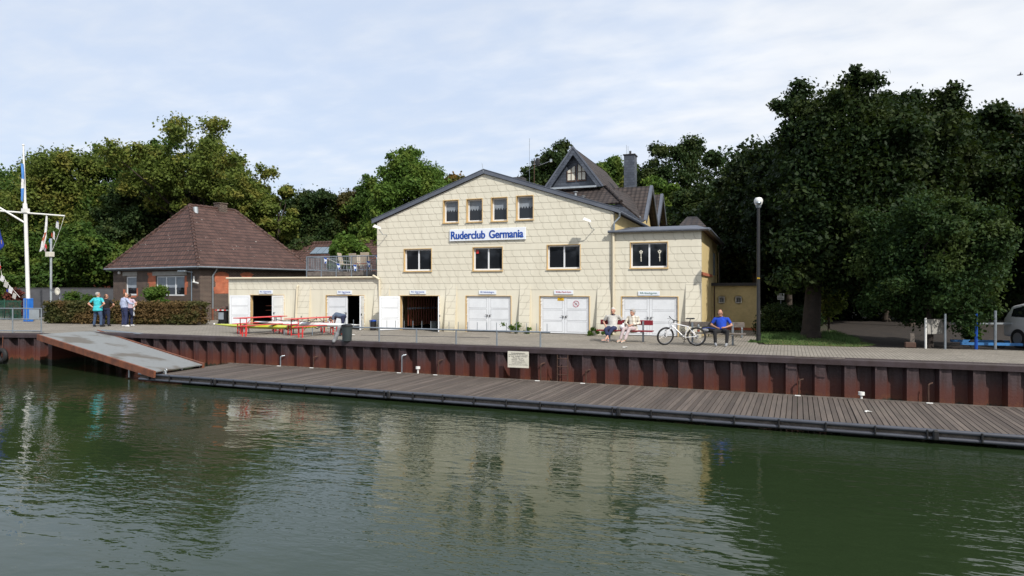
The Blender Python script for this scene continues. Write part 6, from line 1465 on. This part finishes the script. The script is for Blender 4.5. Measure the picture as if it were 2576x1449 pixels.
p = G(862, 841); person('person in a blue grey top and navy shorts bending over beside the right red table', p, rad(-75), dict(pel=(0, .05, .90), che=(0, -.32, .98), neck=(0, -.50, .90), head=(0, -.60, .78), sh=[(-.18, -.42, .95), (.18, -.42, .95)], el=[(-.20, -.48, .66), (.20, -.46, .66)], wr=[(-.14, -.52, .42), (.14, -.50, .42)], hd=[(-.12, -.54, .33), (.12, -.52, .33)], hip=[(-.10, .03, .86), (.10, .03, .86)], kn=[(-.12, -.04, .48), (.12, .06, .48)], an=[(-.13, .0, .09), (.13, .12, .09)], toe=[(-.13, -.15, .035), (.13, -.03, .035)]), .88, 'slatecloth', 1, 'navy', 'short', 'black', 'hairdark', 'short', headtilt=rad(60))

# things on the benches
yq = bg_.y-.25; x_ = F(1753.5, 830, yq).x
# bottle
o = thing('water_bottle', 'clear plastic bottle with orange label standing on the grey bench', 'bottle', (F(1757, 830, yq).x, yq, .453)); q = o.location
M['pet'] = mat('clear_plastic', (.45, .5, .55), .1, var=.05); M['pet'].node_tree.nodes['Principled BSDF'].inputs['Transmission Weight'].default_value = .7
MB().tube(q, q+Vector((0, 0, .24)), .045, 14).tube(q+Vector((0, 0, .24)), q+Vector((0, 0, .31)), .045, 14, .016).build('bottle_body', M['pet'], o, smooth=2); MB().tube(q+Vector((0, 0, .31)), q+Vector((0, 0, .335)), .018, 10).build('cap', M['black'], o); MB().tube(q+Vector((0, 0, .03)), q+Vector((0, 0, .10)), .047, 14, cap=False).build('bottle_label', M['orangewood'], o, smooth=2)
o = thing('rucksack', 'black and grey rucksack with blue trim lying on the grey bench', 'bag', (F(1784, 832, yq).x, yq, .453)); q = o.location
m_ = MB(); m_.ell(q+Vector((-.10, 0, .12)), (.20, .15, .12)); m_.ell(q+Vector((.12, 0, .11)), (.18, .15, .12)); remesh(m_, 'bag_body', M['black_cloth'], o, .012, 4); m_ = MB(); m_.ell(q+Vector((-.12, -.09, .10)), (.13, .08, .075)); remesh(m_, 'pocket', M['grey_jersey'], o, .012, 3); MB().path([q+Vector((-.22, -.15, .16)), q+Vector((0, -.155, .19)), q+Vector((.22, -.14, .15))], .008).build('trim', M['royal'], o)
q = Vector((F(1565.5, 838, br.y-.2).x, br.y-.22, .455)); o = thing('plastic_bag', 'white plastic bag on the red bench between the man and the woman', 'bag', q)
m_ = MB(); m_.ell(q+Vector((0, 0, .10)), (.12, .10, .11)); m_.ell(q+Vector((.04, 0, .20)), (.05, .05, .07)); remesh(m_, 'bag_body', M['whitecloth'], o, .012, 2)
# cycle rack behind the grey bench
a = G(1862, 850); o = thing('cycle_rack', 'grey curved tube cycle rack behind the right end of the grey bench', 'cycle rack', a)
for k in range(5): y_ = a.y+.1+k*.22; MB().path([(a.x-.9, y_, .25+.0*k), (a.x-.9, y_, .52), (a.x-.1, y_, .54), (a.x+.02, y_, .48), (a.x+.06, y_, .36), (a.x+.06, y_, .0)], .022, 6).build('hoop', M['galv'], o, smooth=2)
for z_ in (.05, .30): MB().beam((a.x+.06, a.y, z_), (a.x+.06, a.y+1.2, z_), .04, .03).build('bar', M['galv'], o)

# ------------------------------------------------ bicycle
ft, rr_ = G(1673, 868), G(1752, 870.3); fwd = (ft-rr_); wb = 1.09; sc_ = fwd.length/wb; print('bike scale', sc_)
bk = thing('bicycle', 'white and grey mountain bike standing between the two benches', 'bicycle', (0, 0, 0)); R_ = .335
M['tyre'] = M['rubber']; M['alu'] = mat('brushed_aluminium', (.5, .5, .52), .3, metal=.8, var=.03); M['bikewhite'] = mat('white_frame_lacquer', (.72, .72, .74), .2, var=.02, coat=.5)
def wheel(cx, parent, Mz=None):
    c = Vector((cx, 0, R_)); f = lambda mb_: mb_
    tr_ = lambda p_: p_ if Mz is None else Mz @ p_
    def fin(mb_): mb_.v = [tuple(tr_(Vector(a_))) for a_ in mb_.v]; return mb_
    w = fin(MB().torus(c, R_-.034, .035, n=44)).build('wheel', M['rubber'], parent, smooth=2); w['label'] = 'bicycle wheel with knobbly black tyre'
    fin(MB().torus(c, R_-.060, .012, n=44)).build('rim', M['alu'], w, smooth=2)
    sp = MB(); hb = MB().tube(c+Vector((0, -.05, 0)), c+Vector((0, .05, 0)), .018, 10)
    for k in range(24): a_ = 6.2832*k/24; sp.tube(c+Vector((.02*math.cos(a_+.8), (-.03 if k % 2 else .03), .02*math.sin(a_+.8))), c+Vector(((R_-.06)*math.cos(a_), 0, (R_-.06)*math.sin(a_))), .0012, 4)
    fin(sp).build('spokes', M['alu'], w); fin(hb).build('hub', M['black'], w, smooth=2)
    fin(MB().torus(c+Vector((0, -.045, 0)), .072, .006, n=24, m=4).tube(c+Vector((0, -.047, 0)), c+Vector((0, -.043, 0)), .045, 12)).build('brake_disc', M['alu'], w); return w
wheel(0, bk)
ht, hb_, ax_ = Vector((.800, 0, .80)), Vector((.845, 0, .68)), Vector((wb, 0, R_))
st_ax = (ht-hb_).normalized(); ang = rad(38); Ms = Matrix.Translation(hb_) @ Matrix.Rotation(ang, 4, st_ax) @ Matrix.Translation(-hb_)
wheel(wb, bk, Ms)
def fin2(mb_): mb_.v = [tuple(Ms @ Vector(a_)) for a_ in mb_.v]; return mb_
bb, stt, sad = Vector((.42, 0, .29)), Vector((.27, 0, .70)), Vector((.21, 0, .93))
MB().tube(ht, hb_, .026, 10).tube(hb_+Vector((-.005, 0, .02)), bb, .024, 10).tube(ht+Vector((-.005, 0, -.02)), stt+Vector((0, 0, -.03)), .020, 10).tube(bb, stt, .018, 10).tube(bb+Vector((0, -.04, 0)), (0, -.06, R_), .011, 8).tube(bb+Vector((0, .04, 0)), (0, .06, R_), .011, 8).tube(stt+Vector((0, -.02, -.05)), (0, -.06, R_), .010, 8).tube(stt+Vector((0, .02, -.05)), (0, .06, R_), .010, 8).build('bicycle_frame', M['bikewhite'], bk, smooth=2)
m_ = MB(); dv = (bb-hb_); 
for k in range(5): q = hb_+dv*(.22+k*.11); m_.box(q+Vector((0, -.0245, 0)), (.035, .004, .022), 0, 0, math.atan2(-dv.z, dv.x)); m_.box(q+Vector((0, .0245, 0)), (.035, .004, .022), 0, 0, math.atan2(-dv.z, dv.x))
m_.build('frame_decal', M['black'], bk)
MB().tube(stt, sad, .0145, 8).build('seat_post', M['black'], bk, smooth=2)
m_ = MB(); m_.ell(sad+Vector((-.03, 0, .03)), (.13, .075, .028), 14, 8); m_.ell(sad+Vector((.09, 0, .028)), (.09, .03, .022), 12, 8); m_.ell(sad+Vector((-.1, 0, .035)), (.06, .08, .03), 12, 8); remesh(m_, 'saddle', M['black'], bk, .010, 3)
m_ = MB()
for s_ in (-1, 1): m_.tube(hb_+Vector((.01, s_*.055, -.02)), Vector((wb-.01, s_*.055, R_+.18)), .017, 8).tube(Vector((wb-.03, s_*.055, R_+.22)), Vector((wb, s_*.055, R_)), .022, 8)
m_.tube(hb_+Vector((.01, -.07, -.01)), hb_+Vector((.01, .07, -.01)), .022, 8); fin2(m_).build('fork', M['bikewhite'], bk, smooth=2)
stp = ht+st_ax*.09; brp = stp+Vector((.07, 0, .03)); m_ = MB().tube(ht, stp, .018, 8).tube(stp, brp, .016, 8).path([brp+Vector((-.05, -.32, .03)), brp+Vector((0, -.10, .02)), brp+Vector((0, .10, .02)), brp+Vector((-.05, .32, .03))], .012, 8)
fin2(m_).build('handlebar', M['black'], bk, smooth=2)
for s_ in (-1, 1): fin2(MB().tube(brp+Vector((-.05, s_*.33, .03)), brp+Vector((-.03, s_*.21, .026)), .018, 8).tube(brp+Vector((.03, s_*.15, .01)), brp+Vector((.05, s_*.28, -.02)), .007, 6)).build('grip', M['rubber'], bk, smooth=2)
m_ = MB().path([brp+Vector((0, -.12, 0)), brp+Vector((.1, -.1, -.08)), brp+Vector((.08, -.05, -.25)), hb_+Vector((.05, -.05, -.05))], .004, 5).path([brp+Vector((0, .12, 0)), brp+Vector((.13, .1, -.12)), hb_+Vector((.06, .05, -.02))], .004, 5); fin2(m_).build('brake_cable', M['black'], bk)
m_ = MB().torus(bb+Vector((0, -.05, 0)), .085, .008, n=28, m=4).tube(bb+Vector((0, -.06, 0)), bb+Vector((0, .06, 0)), .022, 8); m_.beam(bb+Vector((0, -.07, 0)), bb+Vector((.01, -.07, -.17)), .012, .02).beam(bb+Vector((0, .07, 0)), bb+Vector((-.01, .07, .17)), .012, .02); m_.build('crank', M['black'], bk)
MB().box(bb+Vector((.01, -.12, -.17)), (.09, .08, .02)).box(bb+Vector((-.01, .12, .17)), (.09, .08, .02)).build('pedal', M['black'], bk)
MB().path([bb+Vector((0, -.05, .085)), (0, -.05, R_+.04)], .004, 4).path([bb+Vector((0, -.05, -.085)), (.03, -.05, R_-.12), (0, -.05, R_-.04)], .004, 4).build('chain', M['black'], bk)
MB().torus((0, -.045, R_), .045, .01, n=18, m=4).beam((0, -.06, R_-.03), (.03, -.06, R_-.15), .015, .02).build('sprocket', M['galv'], bk)
MB().path([stt+Vector((.05, 0, -.2)), stt+Vector((.16, .03, -.1)), stt+Vector((.26, 0, -.14)), stt+Vector((.22, -.03, -.2)), stt+Vector((.06, 0, -.18))], .009, 6).build('cable_lock', M['black'], bk)
MB().tube((.10, .05, R_-.02), (.02, .17, .01), .008, 6).build('kickstand', M['black'], bk)
bk.location = (rr_.x, rr_.y, 0); bk.rotation_euler = (0, 0, math.atan2(fwd.y, fwd.x)); bk.scale = (sc_, sc_, sc_)

# ------------------------------------------------ right hand background
b = G(1963, 783, -.0); dd = 41; p = D(1964, 746, dd); o = thing('notice_sign', 'small white notice on a thin pole in the shade beside the bush', 'sign', (p.x, p.y, 0))
z0, z1 = D(1964, 754, dd).z, D(1964, 738, dd).z; MB().bx(p.x-.2, p.x+.2, p.y, p.y+.02, z0, z1).build('panel', M['signwhite'], o); MB().tube((p.x, p.y+.03, 0), (p.x, p.y+.03, z1), .025, 8).build('pole', M['galv'], o)
m_ = MB()
for k in range(4): m_.bx(p.x-.16, p.x+.15-.05*(k % 2), p.y-.006, p.y-.002, z0+.06+k*.085, z0+.085+k*.085)
m_.build('lettering', M['inkdark'], o)
def car(px, py, s, rz, m, label, group=None):
    b = G(px, py); t = thing('parked_car', label, 'car', (0, 0, 0), 0, group); w = .82
    prof = [(-1.9, .30), (-1.95, .62), (-1.75, .82), (-1.15, .98), (-.35, 1.42), (.9, 1.50), (1.55, 1.38), (1.92, .95), (1.95, .35)]
    mb = MB(); n = len(prof); ys = [(-w, 0), (-w*.93, .0), (w*.93, 0), (w, 0)]
    bm = MB().prism(prof, -w, w); bo = bm.build('body', M[m], t); md = bo.modifiers.new('b', 'BEVEL'); md.width = .09; md.segments = 3; bo.data.polygons.foreach_set('use_smooth', [True]*len(bo.data.polygons))
    for s_ in (-1, 1):
        MB().prism([(-.95, 1.0), (-.30, 1.36), (.30, 1.41), (.30, 1.0)], s_*(w+.004), s_*(w-.01)).build('side_window', M['glass'], bo); MB().prism([(.38, 1.0), (.38, 1.41), (.95, 1.40), (1.45, 1.28), (1.55, 1.02)], s_*(w+.004), s_*(w-.01)).build('side_window', M['glass'], bo)
        MB().cbox((-.85, s_*(w+.10), 1.02), (.12, .18, .12), .03).build('mirror', M[m], bo)
        for x in (-1.25, 1.25): wh = MB().tube((x, s_*(w-.15), .31), (x, s_*(w+.02), .31), .31, 24).build('wheel', M['rubber'], t, smooth=2); MB().tube((x, s_*(w+.02), .31), (x, s_*(w+.035), .31), .19, 18).build('rim', M['silver'], wh, smooth=2)
        MB().ell((-1.86, s_*.58, .68), (.08, .18, .09), 12, 8).build('headlight', M['whitemetal'], bo, smooth=True)
        MB().cbox((1.90, s_*.62, .85), (.06, .16, .24), .02).build('tail_light', M['red'], bo)
    MB().add([(-1.13, -.68, 1.01), (-1.13, .68, 1.01), (-.40, .60, 1.41), (-.40, -.60, 1.41)], [(0, 1, 2, 3)]).build('windscreen', M['glass'], bo); MB().add([(1.60, -.62, 1.37), (1.60, .62, 1.37), (1.925, .68, .99), (1.925, -.68, .99)], [(0, 1, 2, 3)]).build('rear_window', M['glass'], bo)
    MB().bx(1.955, 1.97, -.26, .26, .55, .67).bx(-1.975, -1.955, -.26, .26, .42, .53).build('number_plate', M['signwhite'], bo)
    t.location = b; t.rotation_euler.z = rz; t.scale = (s, s, s); return t
car(2010, 797, .86, rad(15), 'silver', 'silver small car parked in the shade behind the big trunk')
car(2055, 800, .86, rad(20), 'black', 'very dark car parked right beside the silver car')
car(2705, 884, 1.05, rad(112), 'bikewhite', 'white car cut off by the right picture edge')
M['pierdark'] = mat('shaded_concrete', (.010, .010, .013), .95)  # near black because the pier's shade is put into the colour
p = D(2590, 700, 46); o = thing('bridge_pier', 'dark concrete bridge pier at the right picture edge', 'bridge pier', (p.x, p.y, 0)); x_ = D(2535, 700, 46).x; MB().cbox((x_+2.5, p.y+1, 3.2), (5, 3, 6.6), .1).build('shaft', M['pierdark'], o); MB().cbox((x_+2.3, p.y+1, 6.75), (5.6, 3.6, .7), .05).build('capping', M['pierdark'], o)
# notice board
a, b = G(2328.6, 877), G(2377.5, 874); o = thing('information_board', 'information board with shade painted into the grey panel, on two white posts behind the young oak trunk', 'sign', (a+b)/2); dd = depth(a); z0, z1 = D(2350, 841, dd).z, D(2350, 803.5, dd).z
for q in (a, b): MB().tube(q, (q.x, q.y, z1+.05), .035, 10).build('post', M['whitemetal'], o, smooth=2)
MB().beam((a.x+.05, a.y+.04, (z0+z1)/2), (b.x-.05, b.y+.04, (z0+z1)/2), .03, z1-z0).build('panel', M['concrete'], o)  # grey material paints the shade the panel stands in
# trailer
z_ = .1; a, b = G(2424, 878), G(2556, 880.5); o = thing('boat_trailer', 'low blue boat trailer with upright posts and grey cross rail on the right', 'trailer', (a+b)/2)
a = a+Vector((0, .4, 0)); b = b+Vector((.3, .4, 0)); MB().beam(a+Vector((0, 0, .16)), b+Vector((0, 0, .16)), .10, .09).build('bed', M['trailerblue'], o); MB().beam(a+Vector((0, 1.3, .16)), b+Vector((0, 1.3, .16)), .10, .09).build('bed', M['trailerblue'], o)
for px, y0, m__, r_ in ((2508.5, 782, 'galv', .045), (2460, 787, 'bluelet', .05), (2381.5, 790, 'galv', .035)):
    q = G(px, 880); dd = depth(q); MB().tube(q+Vector((0, .2, 0)), (q.x, q.y+.2, D(px, y0, dd).z), r_, 8).build('post', M[m__], o, smooth=2)
q0, q1 = D(2390, 813.6, depth(a)), D(2562, 813.8, depth(a)+.4); MB().beam(q0, q1, .04, .06).build('cross_rail', M['galvlight'], o)
for f in (.3, .75): q = a.lerp(b, f)+Vector((0, .65, .2)); wh = MB().tube(q+Vector((0, -.1, -.08)), q+Vector((0, .05, -.08)), .14, 18).build('wheel', M['rubber'], o, smooth=2)
# small wooden seat with a plank
b = G(2291, 875); o = thing('wooden_stump', 'short orange brown log seat with an upright red and white board', 'stump', b); MB().cbox(b+Vector((-.02, 0, .10)), (.34, .2, .2), .03).build('log', M['brownwood'], o); MB().cbox(b+Vector((.04, -.02, .27)), (.14, .05, .46), .01).build('board', M['oldwood'], o)
# trolley by the brick house corner
b = G(557, 817); o = thing('equipment_trolley', 'dark trolley with a pale poster between the brick house and the low hall', 'trolley', b)
MB().cbox(b+Vector((0, .3, .45)), (.62, .5, .75), .04).build('trolley_box', M['black'], o); MB().bx(b.x-.24, b.x+.12, b.y+.02, b.y+.04, .30, .70).build('poster', M['curtain'], o); MB().ell(b+Vector((0, .3, .90)), (.30, .25, .16)).build('cover', M['brownwood'], o, smooth=True)
m_ = MB(); 
for k in range(6): m_.mi = k % 2; m_.bx(b.x-.45+k*.16, b.x-.29+k*.16, b.y-.02, b.y+.01, .80, .86)
m_.build('barrier_bar', [M['red'], M['whitemetal']], o)
for s_ in (-1, 1): MB().tube(b+Vector((s_*.25, .05, .08)), b+Vector((s_*.25, .12, .08)), .08, 12).build('wheel', M['rubber'], o)
# bird
p = D(2565, 188.5, 60); o = thing('bird', 'tiny dark bird flying in the sky at the upper right', 'bird', p); m_ = MB(); m_.ell(p, (.22, .07, .06)); m_.ell(p+Vector((.2, 0, .03)), (.06, .05, .05)); m_.add([p+Vector((-.05, -.05, .02)), p+Vector((.12, -.05, .02)), p+Vector((-.05, -.5, .18)), p+Vector((-.05, .05, .02)), p+Vector((.12, .05, .02)), p+Vector((-.05, .5, .18))], [(0, 1, 2), (3, 5, 4)]); m_.build('body', M['black'], o)
# old tyre fender on the left quay wall
p = F(8, 892, 20.9); p = G(8, 838)+Vector((0, -.05, -1.02)); o = thing('tyre_fender', 'black tyre hanging as a fender on the quay wall at far left', 'tyre', p); MB().torus(p, .24, .10, n=26, m=8).build('tyre', M['rubber'], o, smooth=2)
MB().tube(p+Vector((0, 0, .24)), p+Vector((0, .05, .95)), .012, 5).build('chain', M['rust'], o)
